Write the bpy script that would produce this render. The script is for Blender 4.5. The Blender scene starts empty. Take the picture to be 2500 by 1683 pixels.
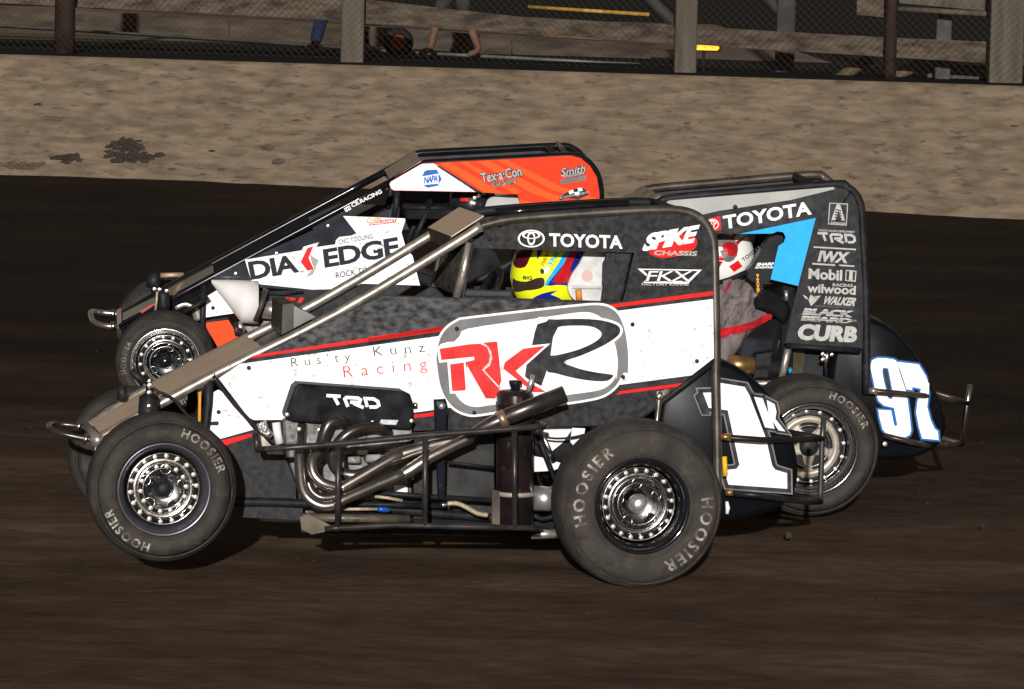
import bpy, bmesh, math, random
from mathutils import Vector, Matrix, noise
from mathutils.geometry import tessellate_polygon
random.seed(7)
R_ = math.radians
SC = bpy.context.scene
COL = SC.collection

# ------------------------------------------------------------------ camera, sky, light
FPX, CAMH, ROLL = 10752.0, 2.25, R_(1.3)
PITCH = math.atan(936.5 / FPX)
CAM = Vector((0, 0, CAMH))
FW = Vector((0, math.cos(PITCH), -math.sin(PITCH)))
U0 = Vector((0, math.sin(PITCH), math.cos(PITCH)))
R0 = Vector((1, 0, 0))
RT = R0 * math.cos(ROLL) + U0 * math.sin(ROLL)
UP = U0 * math.cos(ROLL) - R0 * math.sin(ROLL)
cd = bpy.data.cameras.new('camera')
cam = bpy.data.objects.new('camera', cd); COL.objects.link(cam)
mw = Matrix((RT, UP, -FW)).transposed().to_4x4(); mw.translation = CAM
cam.matrix_world = mw
cd.sensor_fit = 'HORIZONTAL'; cd.sensor_width = 36; cd.lens = FPX * 36 / 2500
cd.clip_start = 0.5; cd.clip_end = 2000
SC.camera = cam

SUN_EL, SUN_AZ = R_(11.5), R_(-1.5)      # light comes from the camera side, a little left and above
w = bpy.data.worlds.new('World'); SC.world = w; w.use_nodes = True
nt = w.node_tree; bg = nt.nodes['Background']
sky = nt.nodes.new('ShaderNodeTexSky'); sky.sky_type = 'NISHITA'; sky.sun_disc = False
sky.sun_elevation = SUN_EL; sky.sun_rotation = math.pi + SUN_AZ
hs = nt.nodes.new('ShaderNodeHueSaturation'); hs.inputs['Saturation'].default_value = 0.35
nt.links.new(sky.outputs[0], hs.inputs['Color']); 
wt = nt.nodes.new('ShaderNodeMixRGB'); wt.blend_type = 'MULTIPLY'; wt.inputs[0].default_value = 1; wt.inputs[2].default_value = (1, .80, .60, 1)
nt.links.new(hs.outputs[0], wt.inputs[1]); nt.links.new(wt.outputs[0], bg.inputs[0])
bg.inputs[1].default_value = 0.04
sd = bpy.data.lights.new('sun', 'SUN'); sd.energy = 4.8; sd.angle = R_(0.7); sd.color = (1.0, 0.975, 0.945)
so = bpy.data.objects.new('sun', sd); COL.objects.link(so)
sdir = Vector((math.sin(SUN_AZ) * math.cos(SUN_EL), -math.cos(SUN_AZ) * math.cos(SUN_EL), math.sin(SUN_EL)))
so.rotation_euler = sdir.to_track_quat('Z', 'Y').to_euler(); so.location = sdir * 30
vs = SC.view_settings
vs.view_transform = 'Standard'; vs.look = 'None'; vs.exposure = 0; vs.gamma = 1; vs.use_curve_mapping = False

# ------------------------------------------------------------------ photo pixels to rays
REG = dict(S=(0, 0, 1), F=(0, 0, .9316), R1=(100, 900, 2.904), R2=(600, 880, 2.904), R3=(1250, 880, 2.8), R4=(900, 460, 2.588),
           R5=(200, 460, 2.588), R6=(1700, 400, 1.743), R7=(850, 320, 3.327), Z1=(100, 860, 4.0155), Z2=(200, 640, 4.0155),
           Z3=(1060, 560, 4.0155), Z4=(1720, 560, 4.0155), Z5=(1720, 900, 3.425), Z6=(700, 0, 4.0155), Z7=(560, 620, 4.0155),
           Z8=(1330, 1020, 3.733), B2=(1250, 0, 1.863))
def P(reg, s):
    ox, oy, k = REG[reg]
    return [(ox + float(a.split(',')[0]) / k, oy + float(a.split(',')[1]) / k) for a in s.split()]
def p1(reg, x, y):
    ox, oy, k = REG[reg]; return (ox + x / k, oy + y / k)
def ray(px, py): return FW * FPX + RT * (px - 1250) + UP * (841.5 - py)
def ground(px, py, z=0.0):
    d = ray(px, py); return CAM + d * ((z - CAMH) / d.z)

# ------------------------------------------------------------------ materials
MATS = {}
def M(name, rgb, rough=.5, metal=0., var=0., vs=9., dirt=0., ds=22., thr=.6, bump=0., bs=60., coat=0., spec=.16, stretch=(1, 1, 1), dcol=(.09, .066, .048), rgb2=None):
    if name in MATS: return MATS[name]
    m = bpy.data.materials.new(name); m.use_nodes = True; MATS[name] = m
    n, l = m.node_tree.nodes, m.node_tree.links
    b = n['Principled BSDF']
    b.inputs['Roughness'].default_value = rough; b.inputs['Metallic'].default_value = metal
    b.inputs['Specular IOR Level'].default_value = spec
    if coat: b.inputs['Coat Weight'].default_value = coat; b.inputs['Coat Roughness'].default_value = .08
    tc = n.new('ShaderNodeTexCoord'); mp = n.new('ShaderNodeMapping'); mp.inputs['Scale'].default_value = stretch
    l.new(tc.outputs['Object'], mp.inputs[0])
    col = n.new('ShaderNodeRGB'); col.outputs[0].default_value = (*rgb, 1); out = col.outputs[0]
    if var or rgb2:
        t = n.new('ShaderNodeTexNoise'); t.inputs['Scale'].default_value = vs; t.inputs['Detail'].default_value = 6
        l.new(mp.outputs[0], t.inputs['Vector'])
        r = n.new('ShaderNodeValToRGB'); r.color_ramp.elements[0].position = .36; r.color_ramp.elements[1].position = .66
        lo = tuple(c * (1 - var) for c in rgb); hi = rgb2 if rgb2 else tuple(min(1, c * (1 + var)) for c in rgb)
        if rgb2: lo = rgb
        r.color_ramp.elements[0].color = (*lo, 1); r.color_ramp.elements[1].color = (*hi, 1)
        l.new(t.outputs[0], r.inputs[0]); out = r.outputs[0]
    if dirt:
        t = n.new('ShaderNodeTexNoise'); t.inputs['Scale'].default_value = ds; t.inputs['Detail'].default_value = 8; t.inputs['Roughness'].default_value = .68
        l.new(mp.outputs[0], t.inputs['Vector'])
        r = n.new('ShaderNodeValToRGB'); r.color_ramp.elements[0].position = thr; r.color_ramp.elements[1].position = thr + .1
        r.color_ramp.elements[0].color = (0, 0, 0, 1); r.color_ramp.elements[1].color = (dirt, dirt, dirt, 1)
        l.new(t.outputs[0], r.inputs[0])
        mx = n.new('ShaderNodeMixRGB'); mx.inputs[2].default_value = (*dcol, 1)
        l.new(r.outputs[0], mx.inputs[0]); l.new(out, mx.inputs[1]); out = mx.outputs[0]
        ma = n.new('ShaderNodeMapRange'); ma.inputs[3].default_value = rough; ma.inputs[4].default_value = .9
        l.new(r.outputs[0], ma.inputs[0]); l.new(ma.outputs[0], b.inputs['Roughness'])
        if metal:
            mb = n.new('ShaderNodeMapRange'); mb.inputs[3].default_value = metal; mb.inputs[4].default_value = 0
            l.new(r.outputs[0], mb.inputs[0]); l.new(mb.outputs[0], b.inputs['Metallic'])
    l.new(out, b.inputs['Base Color'])
    if bump:
        t = n.new('ShaderNodeTexNoise'); t.inputs['Scale'].default_value = bs; t.inputs['Detail'].default_value = 5
        l.new(mp.outputs[0], t.inputs['Vector'])
        bp = n.new('ShaderNodeBump'); bp.inputs['Strength'].default_value = bump; bp.inputs['Distance'].default_value = .02
        l.new(t.outputs[0], bp.inputs['Height']); l.new(bp.outputs[0], b.inputs['Normal'])
    return m

CARBON = M('carbon_fibre', (.009, .009, .010), .42, var=.0, rgb2=(.031, .031, .033), vs=44, dirt=.35, ds=60, thr=.62, bump=.05, bs=120)
CARBON2 = M('carbon_fibre_dark', (.014, .014, .015), .38, rgb2=(.032, .032, .034), vs=40, dirt=.35, ds=45, thr=.62)
MARBLE = M('marbled_wrap', (.011, .011, .012), .45, rgb2=(.082, .082, .086), vs=30, dirt=.25, ds=70, thr=.64, stretch=(1, 1, 1.7))
WHITE = M('white_wrap', (.82, .82, .82), .35, var=.03, vs=4, dirt=.7, ds=42, thr=.56, dcol=(.24, .18, .13), stretch=(1, 1, 1.3), coat=.2)
WHITE2 = M('white_print', (.82, .82, .81), .4, var=.04, vs=12, dirt=.3, ds=60, thr=.66, dcol=(.4, .33, .27))
SILVERPRINT = M('silver_print', (.40, .40, .38), .4, var=.12, vs=40, dirt=.4, ds=60, thr=.64)
RED = M('red_print', (.62, .012, .012), .4, var=.12, vs=20, dirt=.3, ds=60, thr=.64)
REDP = M('red_faded_print', (.66, .03, .03), .42, var=.22, vs=24, dirt=.3, ds=70, thr=.63, dcol=(.6, .3, .28))
GREY = M('grey_print', (.155, .155, .16), .45, var=.15, vs=14, dirt=.25, ds=50, thr=.64)
BLACKP = M('black_print', (.012, .012, .014), .4, rgb2=(.04, .04, .043), vs=34, dirt=.25, ds=70, thr=.64)
INK = M('dark_ink', (.02, .02, .026), .4, var=.2)
BLACK = M('black_gloss', (.006, .006, .008), .16, var=.3, coat=.6, dirt=.18, ds=40, thr=.63)
BLACKM = M('black_powder_coat', (.012, .012, .014), .5, var=.4, vs=20, dirt=.35, ds=40, thr=.6)
TANK = M('black_tank', (.003, .0035, .005), .36, var=.35, vs=8, dirt=.3, ds=30, thr=.63)
DARK = M('dark_interior', (.008, .008, .009), .8, var=.4, vs=14, dirt=.2)
STEEL = M('weathered_steel', (.40, .36, .315), .38, .75, var=.25, vs=20, dirt=.55, ds=34, thr=.56)
TANP = M('dusty_plate', (.55, .41, .30), .6, .2, var=.08, vs=5, dirt=.18, ds=60, thr=.60)
EXH = M('exhaust_steel', (.30, .275, .25), .27, .95, rgb2=(.46, .42, .385), vs=12, dirt=.3, ds=30, thr=.63)
EXHD = M('exhaust_dark', (.11, .097, .09), .32, .85, var=.3, vs=14, dirt=.25, ds=30, thr=.63)
CHROME = M('chrome', (.8, .79, .77), .22, 1., var=.08, dirt=.2, ds=40, thr=.66)
ALU = M('aluminium', (.62, .62, .61), .32, .85, var=.12, vs=24, dirt=.3, ds=40, thr=.62)
CAST = M('cast_aluminium', (.20, .20, .195), .5, .5, var=.35, vs=22, dirt=.7, ds=34, thr=.52, bump=.05, bs=60)
PALE = M('pale_metal', (.72, .73, .73), .4, .15, var=.08, vs=10, dirt=.4, ds=36, thr=.62, dcol=(.3, .25, .2))
RUBBER = M('tyre_rubber', (.026, .0235, .0215), .82, rgb2=(.050, .0435, .038), vs=9, dirt=.5, ds=16, thr=.53, dcol=(.07, .057, .046), bump=.25, bs=55)
LETTER = M('tyre_lettering', (.26, .245, .215), .8, var=.4, vs=16, dirt=.92, ds=30, thr=.45, dcol=(.07, .055, .043))
BOLT = M('bolt_zinc', (.5, .46, .38), .3, .6, var=.15)
BEIGE = M('magnesium_beige', (.36, .32, .26), .42, .4, var=.15, vs=30, dirt=.35, ds=50, thr=.6)
MAROON = M('oil_tank_black', (.020, .013, .014), .28, .3, var=.3, vs=10, dirt=.6, ds=22, thr=.58)
NAVY = M('navy_arm', (.006, .008, .015), .3, .2, var=.3, dirt=.4, ds=40, thr=.6)
ORANGE = M('orange_wrap', (.80, .035, .006), .36, var=.05, vs=6, dirt=.2, ds=40, thr=.68, coat=.2)
ORANGE2 = M('light_orange_wrap', (.85, .085, .010), .36, var=.05, vs=6, coat=.2)
FLUO = M('fluorescent_orange', (.90, .060, .004), .45, var=.05)
SKYBLUE = M('sky_blue_print', (.022, .36, .78), .42, var=.06, vs=20, dirt=.2, ds=60, thr=.66)
GREYG = M('light_grey_wrap', (.34, .35, .335), .4, var=.08, dirt=.35, ds=40, thr=.62)
CHAR = M('charcoal_wrap', (.010, .0105, .012), .5, rgb2=(.026, .027, .029), vs=30, dirt=.3, ds=50, thr=.62, bump=.04, bs=140)
YEL = M('yellow_hose', (.75, .42, .012), .5, var=.1, dirt=.3, ds=40)
GOLD = M('bronze', (.42, .24, .10), .35, .8, var=.3, vs=14, dirt=.3)
TANHOSE = M('braided_hose', (.40, .33, .22), .5, .3, var=.25, vs=60)
BLUEFIT = M('blue_fitting', (.02, .10, .42), .3, .5)
NAPAB = M('blue_print', (.015, .12, .42), .4, var=.08)
STRAP = M('orange_strap', (.55, .22, .03), .6, var=.2)

# ------------------------------------------------------------------ mesh helpers
def obj_from(name, verts, faces, mat, parent=None, smooth=False, recalc=True):
    me = bpy.data.meshes.new(name); me.from_pydata([tuple(v) for v in verts], [], faces)
    if recalc:
        bm = bmesh.new(); bm.from_mesh(me); bmesh.ops.recalc_face_normals(bm, faces=bm.faces); bm.to_mesh(me); bm.free()
    if smooth:
        for p in me.polygons: p.use_smooth = True
    me.materials.append(mat)
    o = bpy.data.objects.new(name, me); COL.objects.link(o)
    if parent: o.parent = parent
    return o
def tag(o, label, cat=None, group=None, kind=None):
    o['label'] = label
    if cat: o['category'] = cat
    if group: o['group'] = group
    if kind: o['kind'] = kind
    return o
def smoothpoly(pts, n=4, closed=True):
    out = []; N = len(pts)
    rng = range(N) if closed else range(N - 1)
    for i in rng:
        g = (lambda k: pts[k % N]) if closed else (lambda k: pts[max(0, min(N - 1, k))])
        p0, p1_, p2, p3 = g(i - 1), g(i), g(i + 1), g(i + 2)
        for k in range(n):
            t = k / n
            out.append(tuple(.5 * (2 * b + (c - a) * t + (2 * a - 5 * b + 4 * c - d) * t * t + (-a + 3 * b - 3 * c + d) * t ** 3) for a, b, c, d in zip(p0, p1_, p2, p3)))
    if not closed: out.append(tuple(pts[-1]))
    return out
def offset(poly, d):
    N = len(poly); A = sum(poly[i][0] * poly[(i + 1) % N][1] - poly[(i + 1) % N][0] * poly[i][1] for i in range(N))
    s = 1 if A > 0 else -1; out = []
    for i in range(N):
        a, b, c = Vector(poly[i - 1]), Vector(poly[i]), Vector(poly[(i + 1) % N])
        e1, e2 = (b - a), (c - b)
        if e1.length < 1e-6 or e2.length < 1e-6: out.append(tuple(b)); continue
        e1.normalize(); e2.normalize()
        n1 = Vector((e1.y, -e1.x)) * s; n2 = Vector((e2.y, -e2.x)) * s
        m = n1 + n2
        if m.length < .2: out.append(tuple(b + n1 * d)); continue
        m.normalize(); k = min(1 / max(.35, m.dot(n1)), 2.2)
        out.append(tuple(b + m * (d * k)))
    return out
def circ(c, r, n=20, ry=None, a0=0., a1=math.tau):
    ry = ry or r
    return [(c[0] + r * math.cos(a0 + (a1 - a0) * i / n), c[1] + ry * math.sin(a0 + (a1 - a0) * i / n)) for i in range(n)]
def tubemesh(pts, r, n=10, caps=True):
    pts = [Vector(p) for p in pts]; V = []; F = []
    rs = r if isinstance(r, (list, tuple)) else [r] * len(pts)
    up = None
    for i, p in enumerate(pts):
        t = (pts[min(i + 1, len(pts) - 1)] - pts[max(i - 1, 0)]).normalized()
        if up is None: up = Vector((0, 0, 1)) if abs(t.z) < .9 else Vector((0, 1, 0))
        x = t.cross(up).normalized(); y = x.cross(t).normalized(); up = y
        for k in range(n):
            a = math.tau * k / n; V.append(p + (x * math.cos(a) + y * math.sin(a)) * rs[i])
    for i in range(len(pts) - 1):
        for k in range(n):
            F.append((i * n + k, i * n + (k + 1) % n, (i + 1) * n + (k + 1) % n, (i + 1) * n + k))
    if caps: F.append(tuple(range(n))[::-1]); F.append(tuple((len(pts) - 1) * n + k for k in range(n)))
    return V, F
def lathe(profile, n=48, axis='y', c=(0, 0, 0), closed=False):
    V = []; F = []; m = len(profile)
    for k in range(n):
        a = math.tau * k / n; ca, sa = math.cos(a), math.sin(a)
        for r, y in profile:
            if axis == 'y': V.append((c[0] + r * ca, c[1] + y, c[2] + r * sa))
            else: V.append((c[0] + r * ca, c[1] + r * sa, c[2] + y))
    for k in range(n):
        k2 = (k + 1) % n
        for i in range(m if closed else m - 1):
            j = (i + 1) % m
            F.append((k * m + i, k * m + j, k2 * m + j, k2 * m + i))
    return V, F
def box(c, s, bev=.0):
    bm = bmesh.new(); bmesh.ops.create_cube(bm, size=1, matrix=Matrix.Translation(c) @ Matrix.Diagonal((*s, 1)))
    if bev: bmesh.ops.bevel(bm, geom=bm.edges[:], offset=bev, segments=2, affect='EDGES', profile=.5)
    V = [v.co.copy() for v in bm.verts]; bm.verts.index_update(); F = [tuple(v.index for v in f.verts) for f in bm.faces]; bm.free()
    return V, F
def textmesh(body, bold=0., spacing=1.0):
    cu = bpy.data.curves.new('t', 'FONT'); cu.body = body; cu.offset = bold; cu.space_character = spacing; cu.resolution_u = 3
    o = bpy.data.objects.new('t', cu); COL.objects.link(o)
    dg = bpy.context.evaluated_depsgraph_get(); me = bpy.data.meshes.new_from_object(o.evaluated_get(dg))
    V = [v.co.copy() for v in me.vertices]; F = [tuple(p.vertices) for p in me.polygons]
    bpy.data.objects.remove(o); bpy.data.curves.remove(cu); bpy.data.meshes.remove(me)
    return V, F

# ------------------------------------------------------------------ car frame
class Car:
    def __init__(s, name, label, contact, lat0, yaw, cant, group):
        a, c = R_(yaw), R_(cant)
        s.X = Vector((math.cos(a), math.sin(a), 0)); r = Vector((-math.sin(a), math.cos(a), 0)); u = Vector((0, 0, 1))
        s.R = r * math.cos(c) + u * math.sin(c); s.U = u * math.cos(c) - r * math.sin(c)
        s.A = ground(*contact) - s.R * lat0; s.A.z = 0
        s.c = .74
        s.e = bpy.data.objects.new(name, None); COL.objects.link(s.e)
        m = Matrix((s.X, s.R, s.U)).transposed().to_4x4(); m.translation = s.A
        s.m = m; s.e.matrix_world = m; s.e.empty_display_size = .3
        tag(s.e, label, 'race car', group)
    def L(s, px, py, lat):
        d = ray(px, py); t = (lat - (CAM - s.A).dot(s.R)) / d.dot(s.R); q = CAM + d * t - s.A
        return Vector((q.dot(s.X), q.dot(s.R), q.dot(s.U)))
    def mir(s, v): return Vector((v[0], 2 * s.c - v[1], v[2]))
    def par(s, parent): return parent if parent else s.e
    def panel(s, name, poly, lat, mat, th=.004, holes=(), parent=None, mirror=False):
        loops = [[s.L(x, y, lat) for x, y in lp] for lp in [poly] + list(holes)]
        if mirror: loops = [[s.mir(v) for v in lp] for lp in loops]
        tri = tessellate_polygon(loops)
        fl = [v for lp in loops for v in lp]; n = len(fl)
        dy = -th if mirror else th
        V = fl + [v + Vector((0, dy, 0)) for v in fl]
        F = [tuple(t) for t in tri] + [tuple(i + n for i in t[::-1]) for t in tri]
        b = 0
        for lp in loops:
            k = len(lp); F += [(b + i, b + (i + 1) % k, n + b + (i + 1) % k, n + b + i) for i in range(k)]; b += k
        return obj_from(name, V, F, mat, s.par(parent))
    def decal(s, name, polys, lat, mat, parent=None, mp=None, holes=None, sub=0):
        mp = mp or (lambda x, y: s.L(x, y, lat)); V = []; F = []
        if polys and not isinstance(polys[0], list): polys = [polys]
        for pi, poly in enumerate(polys):
            hl = (holes or {}).get(pi, []); loops = [[Vector((x, y, 0)) for x, y in lp] for lp in [poly] + hl]
            tri = tessellate_polygon(loops); fl = [v for lp in loops for v in lp]
            if sub:
                bm = bmesh.new(); bv = [bm.verts.new(v) for v in fl]
                for t in tri:
                    try: bm.faces.new([bv[i] for i in t])
                    except ValueError: pass
                for _ in range(sub):
                    bmesh.ops.subdivide_edges(bm, edges=bm.edges[:], cuts=1); bmesh.ops.triangulate(bm, faces=bm.faces[:])
                bm.verts.index_update(); fl = [v.co.copy() for v in bm.verts]; tri = [tuple(v.index for v in f.verts) for f in bm.faces]; bm.free()
            b = len(V); V += [mp(v.x, v.y) for v in fl]; F += [tuple(i + b for i in t) for t in tri]
        return obj_from(name, V, F, mat, s.par(parent), recalc=False)
    def text(s, name, body, bl, br, tl, lat, mat, parent=None, bold=0., spacing=1., mp=None):
        mp = mp or (lambda x, y: s.L(x, y, lat))
        V, F = textmesh(body, bold, spacing)
        x0 = min(v.x for v in V); x1 = max(v.x for v in V); y0 = min(v.y for v in V); y1 = max(v.y for v in V)
        out = []
        for v in V:
            a = (v.x - x0) / (x1 - x0); b = (v.y - y0) / (y1 - y0)
            out.append(mp(bl[0] + a * (br[0] - bl[0]) + b * (tl[0] - bl[0]), bl[1] + a * (br[1] - bl[1]) + b * (tl[1] - bl[1])))
        if spacing > 1.5:
            iv = sorted((min(V[i].x for i in f), max(V[i].x for i in f), f) for f in F); cl = []
            for a, b, f in iv:
                if cl and a < cl[-1][0] - 1e-4: cl[-1][0] = max(b, cl[-1][0]); cl[-1][1].append(f)
                else: cl.append([b, [f]])
            for _, fs in cl:
                ids = sorted({i for f in fs for i in f}); mpi = {k: j for j, k in enumerate(ids)}
                o = obj_from(name, [out[i] for i in ids], [tuple(mpi[i] for i in f) for f in fs], mat, s.par(parent), recalc=False)
            return o
        return obj_from(name, out, F, mat, s.par(parent), recalc=False)
    def tube(s, name, pts, r, mat, parent=None, sm=0, mirror=False, n=10):
        """pts: list of (px,py,lat)"""
        L = [s.L(*p) for p in pts]
        return s.tubeL(name, L, r, mat, parent, sm, mirror, n)
    def tubeL(s, name, L, r, mat, parent=None, sm=0, mirror=False, n=10):
        if mirror: L = [s.mir(v) for v in L]
        rr = r
        if sm:
            if isinstance(r, (list, tuple)):
                q = smoothpoly([tuple(v) + (k,) for v, k in zip(L, r)], sm, False); L = [v[:3] for v in q]; rr = [v[3] for v in q]
            else: L = smoothpoly([tuple(v) for v in L], sm, False)
        V, F = tubemesh(L, rr, n)
        return obj_from(name, V, F, mat, s.par(parent), smooth=True)
    def boxL(s, name, c, sz, mat, parent=None, bev=.006):
        V, F = box(Vector(c), sz, bev); return obj_from(name, V, F, mat, s.par(parent))
    def block(s, name, poly, lat0, lat1, mat, parent=None, bev=.012, seg=2, mirror=False):
        """solid of the photo outline between two lateral planes, rounded edges"""
        A = [s.L(x, y, lat0) for x, y in poly]
        bm = bmesh.new()
        a = [bm.verts.new(v if not mirror else s.mir(v)) for v in A]
        d = Vector((0, (lat1 - lat0) * (-1 if mirror else 1), 0))
        b = [bm.verts.new(v.co + d) for v in a]; n = len(a)
        bm.faces.new(a); bm.faces.new(b[::-1])
        for i in range(n): bm.faces.new((a[i], b[i], b[(i + 1) % n], a[(i + 1) % n]))
        bmesh.ops.recalc_face_normals(bm, faces=bm.faces)
        if bev:
            es = [e for e in bm.edges if abs(e.verts[0].co.y - e.verts[1].co.y) < 1e-5]
            bmesh.ops.bevel(bm, geom=es, offset=bev, segments=seg, affect='EDGES', profile=.5, clamp_overlap=True)
        bmesh.ops.triangulate(bm, faces=[f for f in bm.faces if len(f.verts) > 4])
        me = bpy.data.meshes.new(name); bm.to_mesh(me); bm.free(); me.materials.append(mat)
        o = bpy.data.objects.new(name, me); COL.objects.link(o); o.parent = s.par(parent); return o
    def bolt(s, px, py, lat, r=.009, mat=None, parent=None, name='rivet'):
        v = s.L(px, py, lat)
        V, F = lathe([(0.0002, -.006), (r * .7, -.005), (r, -.001), (r, .003)], 8, c=v)
        return obj_from(name, V, F, mat or CHROME, s.par(parent), smooth=False)

BOLTMESH = None
def stroke(pts, w):
    l, r = [], []
    for i, p in enumerate(pts):
        p = Vector(p); a = Vector(pts[i - 1]) if i else None; b = Vector(pts[i + 1]) if i < len(pts) - 1 else None
        d1 = (p - a).normalized() if a else (b - p).normalized(); d2 = (b - p).normalized() if b else d1
        n1 = Vector((-d1.y, d1.x)); n2 = Vector((-d2.y, d2.x)); m = (n1 + n2).normalized(); k = min(1.6, 1 / max(.4, m.dot(n1))) * w / 2
        l.append(tuple(p + m * k)); r.append(tuple(p - m * k))
    return l + r[::-1]
TRDG = [[(0, 0), (.28, 0)], [(.15, .14), (.19, .85)], [(.37, 1.0), (.35, .24), (.39, .08), (.62, .08), (.66, .25), (.63, .5), (.44, .53)], [(.50, .63), (.68, 1.0)], [(.76, .9), (.76, .08), (.93, .08), (1., .3), (1., .68), (.93, .88), (.80, .90)]]
def trd(car, bl, br, tl, lat, mat, parent, w):
    ps = []
    for st in TRDG: ps.append(stroke([(tl[0] + x * (br[0] - bl[0]) + y * (bl[0] - tl[0]), tl[1] + x * (br[1] - bl[1]) + y * (bl[1] - tl[1])) for x, y in st], w))
    for p in ps: car.decal('brand_letter_stroke', p, lat, mat, parent)
def wheel(car, c, R, r, w, side=1, depth=.05, spokes=5, face=BLACK, lip=CHROME, spoke=BLACK, rings=((.9, 20),), disc=True, hubmat=BLACKM, letters=(20, 200), twist=0., hubr=.035, spw=.03, lh=None, lsp=.035, discm=None, cup=0., dish=None):
    """c: centre of the outer face (car local); side=+1 left wheel (outer face towards -y)"""
    global BOLTMESH
    sg = side
    def place(V): return [(v[0] + c[0], c[1] + v[1] * sg, v[2] + c[2]) for v in V]
    # rim barrel with flat centre
    V, F = lathe([(r + .004, w - .02), (r - .02, w - .03), (r - .03, depth + .03), (r - .02, .03), (r - .006, .004), (r + .002, -.004), (r + .008, .0), (r + .008, .015), (r - .012, .04), (r - .02, w * .5), (r + .004, w - .02)], 56)
    wo = obj_from('wheel', place(V), F, lip, car.e, smooth=True)
    mid = (r + R) / 2; t = R - r
    V, F = lathe([(r + .006, w - .01), (r + .0, w - .03), (r - .004, w * .5), (r + .0, .03), (r + .006, .006), (r + .014, -.002), (mid - t * .24, -.012), (mid + t * .2, -.013), (R - .035, -.006), (R - .012, .012), (R - .002, .035),
                  (R + .003, w * .3), (R + .004, w * .5), (R + .003, w * .7), (R - .002, w - .035), (R - .012, w - .012), (R - .035, w + .006), (mid, w + .012), (r + .014, w + .002)], 72, closed=True)
    obj_from('tyre', place(V), F, RUBBER, wo, smooth=True)
    # raised rings on the sidewall
    for q in (mid - t * .34, R - .022):
        V, F = lathe([(q - .003, -.0085), (q - .0015, -.0135), (q + .0015, -.0135), (q + .003, -.0085)], 64)
        obj_from('sidewall_rib', place(V), F, RUBBER, wo, smooth=True)
    # centre disc, ring, spokes, hub
    ri = r - .03
    V, F = lathe([(ri, depth + .006), (ri * .86, depth), (ri * .80, depth + .002), (ri * .78, depth + .012)], 48)
    obj_from('rim_ring', place(V), F, face, wo, smooth=True)
    for q_ in (ri * .97, ri * .70, ri * .56):  # rings added to give concentric highlights like a spinning rim
        V, F = lathe([(q_ + .004, depth - .001), (q_ + .002, depth - .006), (q_ - .002, depth - .006), (q_ - .004, depth - .001)], 44)
        obj_from('highlight_ring', place(V), F, RINGM, wo, smooth=True)
    if dish:
        V, F = lathe([(ri * .86, depth + .004), (ri * .78, depth - .004), (ri * .70, depth + .002), (ri * .58, depth + .018), (ri * .42, depth + .03), (ri * .26, depth + .034)], 48)
        obj_from('rim_dish', place(V), F, dish, wo, smooth=True)
        for k in range(5):
            a = math.tau * k / 5 + twist
            V, F = lathe([(.0005, .0), (.013, .0), (.0155, .004), (.0155, .02)], 14, c=(ri * .53 * math.cos(a), depth + .008, ri * .53 * math.sin(a)))
            obj_from('rim_hole', place(V), F, DARK, wo)
            V, F = lathe([(.0155, .004), (.0185, -.002), (.0215, .006)], 14, c=(ri * .53 * math.cos(a), depth + .008, ri * .53 * math.sin(a)))
            obj_from('rim_hole_edge', place(V), F, dish, wo, smooth=True)
        spokes = 0; disc = False
    for k in range(spokes):
        a = math.tau * k / spokes + twist; u = Vector((math.cos(a), 0, math.sin(a))); v = Vector((-math.sin(a), 0, math.cos(a)))
        VV = []
        for (rad, ww, dd) in ((hubr * .8, spw * .7, -.006), (ri * .5, spw * .42, .0), (ri * .84, spw * .85, .003)):
            for sgn, dep in ((-1, .0), (-.6, -.006), (.6, -.006), (1, .0), (1, .014), (-1, .014)):
                q = u * rad + v * (sgn * ww); VV.append((q.x, depth + dd + dep, q.z))
        FF = []
        for i in range(2):
            for j in range(6): FF.append((i * 6 + j, i * 6 + (j + 1) % 6, (i + 1) * 6 + (j + 1) % 6, (i + 1) * 6 + j))
        obj_from('spoke', place(VV), FF, spoke, wo)
    V, F = lathe([(.0002, depth - .03), (hubr * .6, depth - .03), (hubr * .8, depth - .024), (hubr, depth - .01), (hubr * 1.15, depth + .01)], 24)
    obj_from('hub', place(V), F, hubmat, wo, smooth=True)
    if disc:
        V, F = lathe([(hubr, depth + .035), (ri * .80, depth + .035), (ri * .80, depth + .045), (hubr, depth + .045)], 40, closed=True)
        obj_from('brake_disc', place(V), F, discm or (ALU if spoke is not BEIGE else BLACKM), wo)
    if cup:
        V, F = lathe([(cup + .012, depth + .004), (cup + .006, depth - .012), (cup - .004, depth - .016), (cup - .012, depth - .004)], 40)
        obj_from('rim_cup', place(V), F, CHROME, wo, smooth=True)
    V, F = lathe([(ri + .008, depth + .06), (.001, depth + .062)], 32)
    obj_from('inner_cover', place(V), F, DARK, wo)
    if BOLTMESH is None:
        V, F = lathe([(.0002, -.008), (.0075, -.007), (.0092, .0), (.0092, .004)], 8)
        BOLTMESH = bpy.data.meshes.new('bolt'); BOLTMESH.from_pydata(V, [], F); BOLTMESH.materials.append(BOLT)
    for frac, n in rings:
        for k in range(n):
            a = math.tau * k / n + .1
            o = bpy.data.objects.new('bolt', BOLTMESH); COL.objects.link(o); o.parent = wo
            o.location = (c[0] + ri * frac * math.cos(a), c[1] + (depth - .003 if frac < .97 else depth - .01) * sg, c[2] + ri * frac * math.sin(a))
            o.scale = (1, sg, 1.)
    # lettering round the sidewall
    rad = mid + t * .02; h = lh or t * .30
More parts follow.
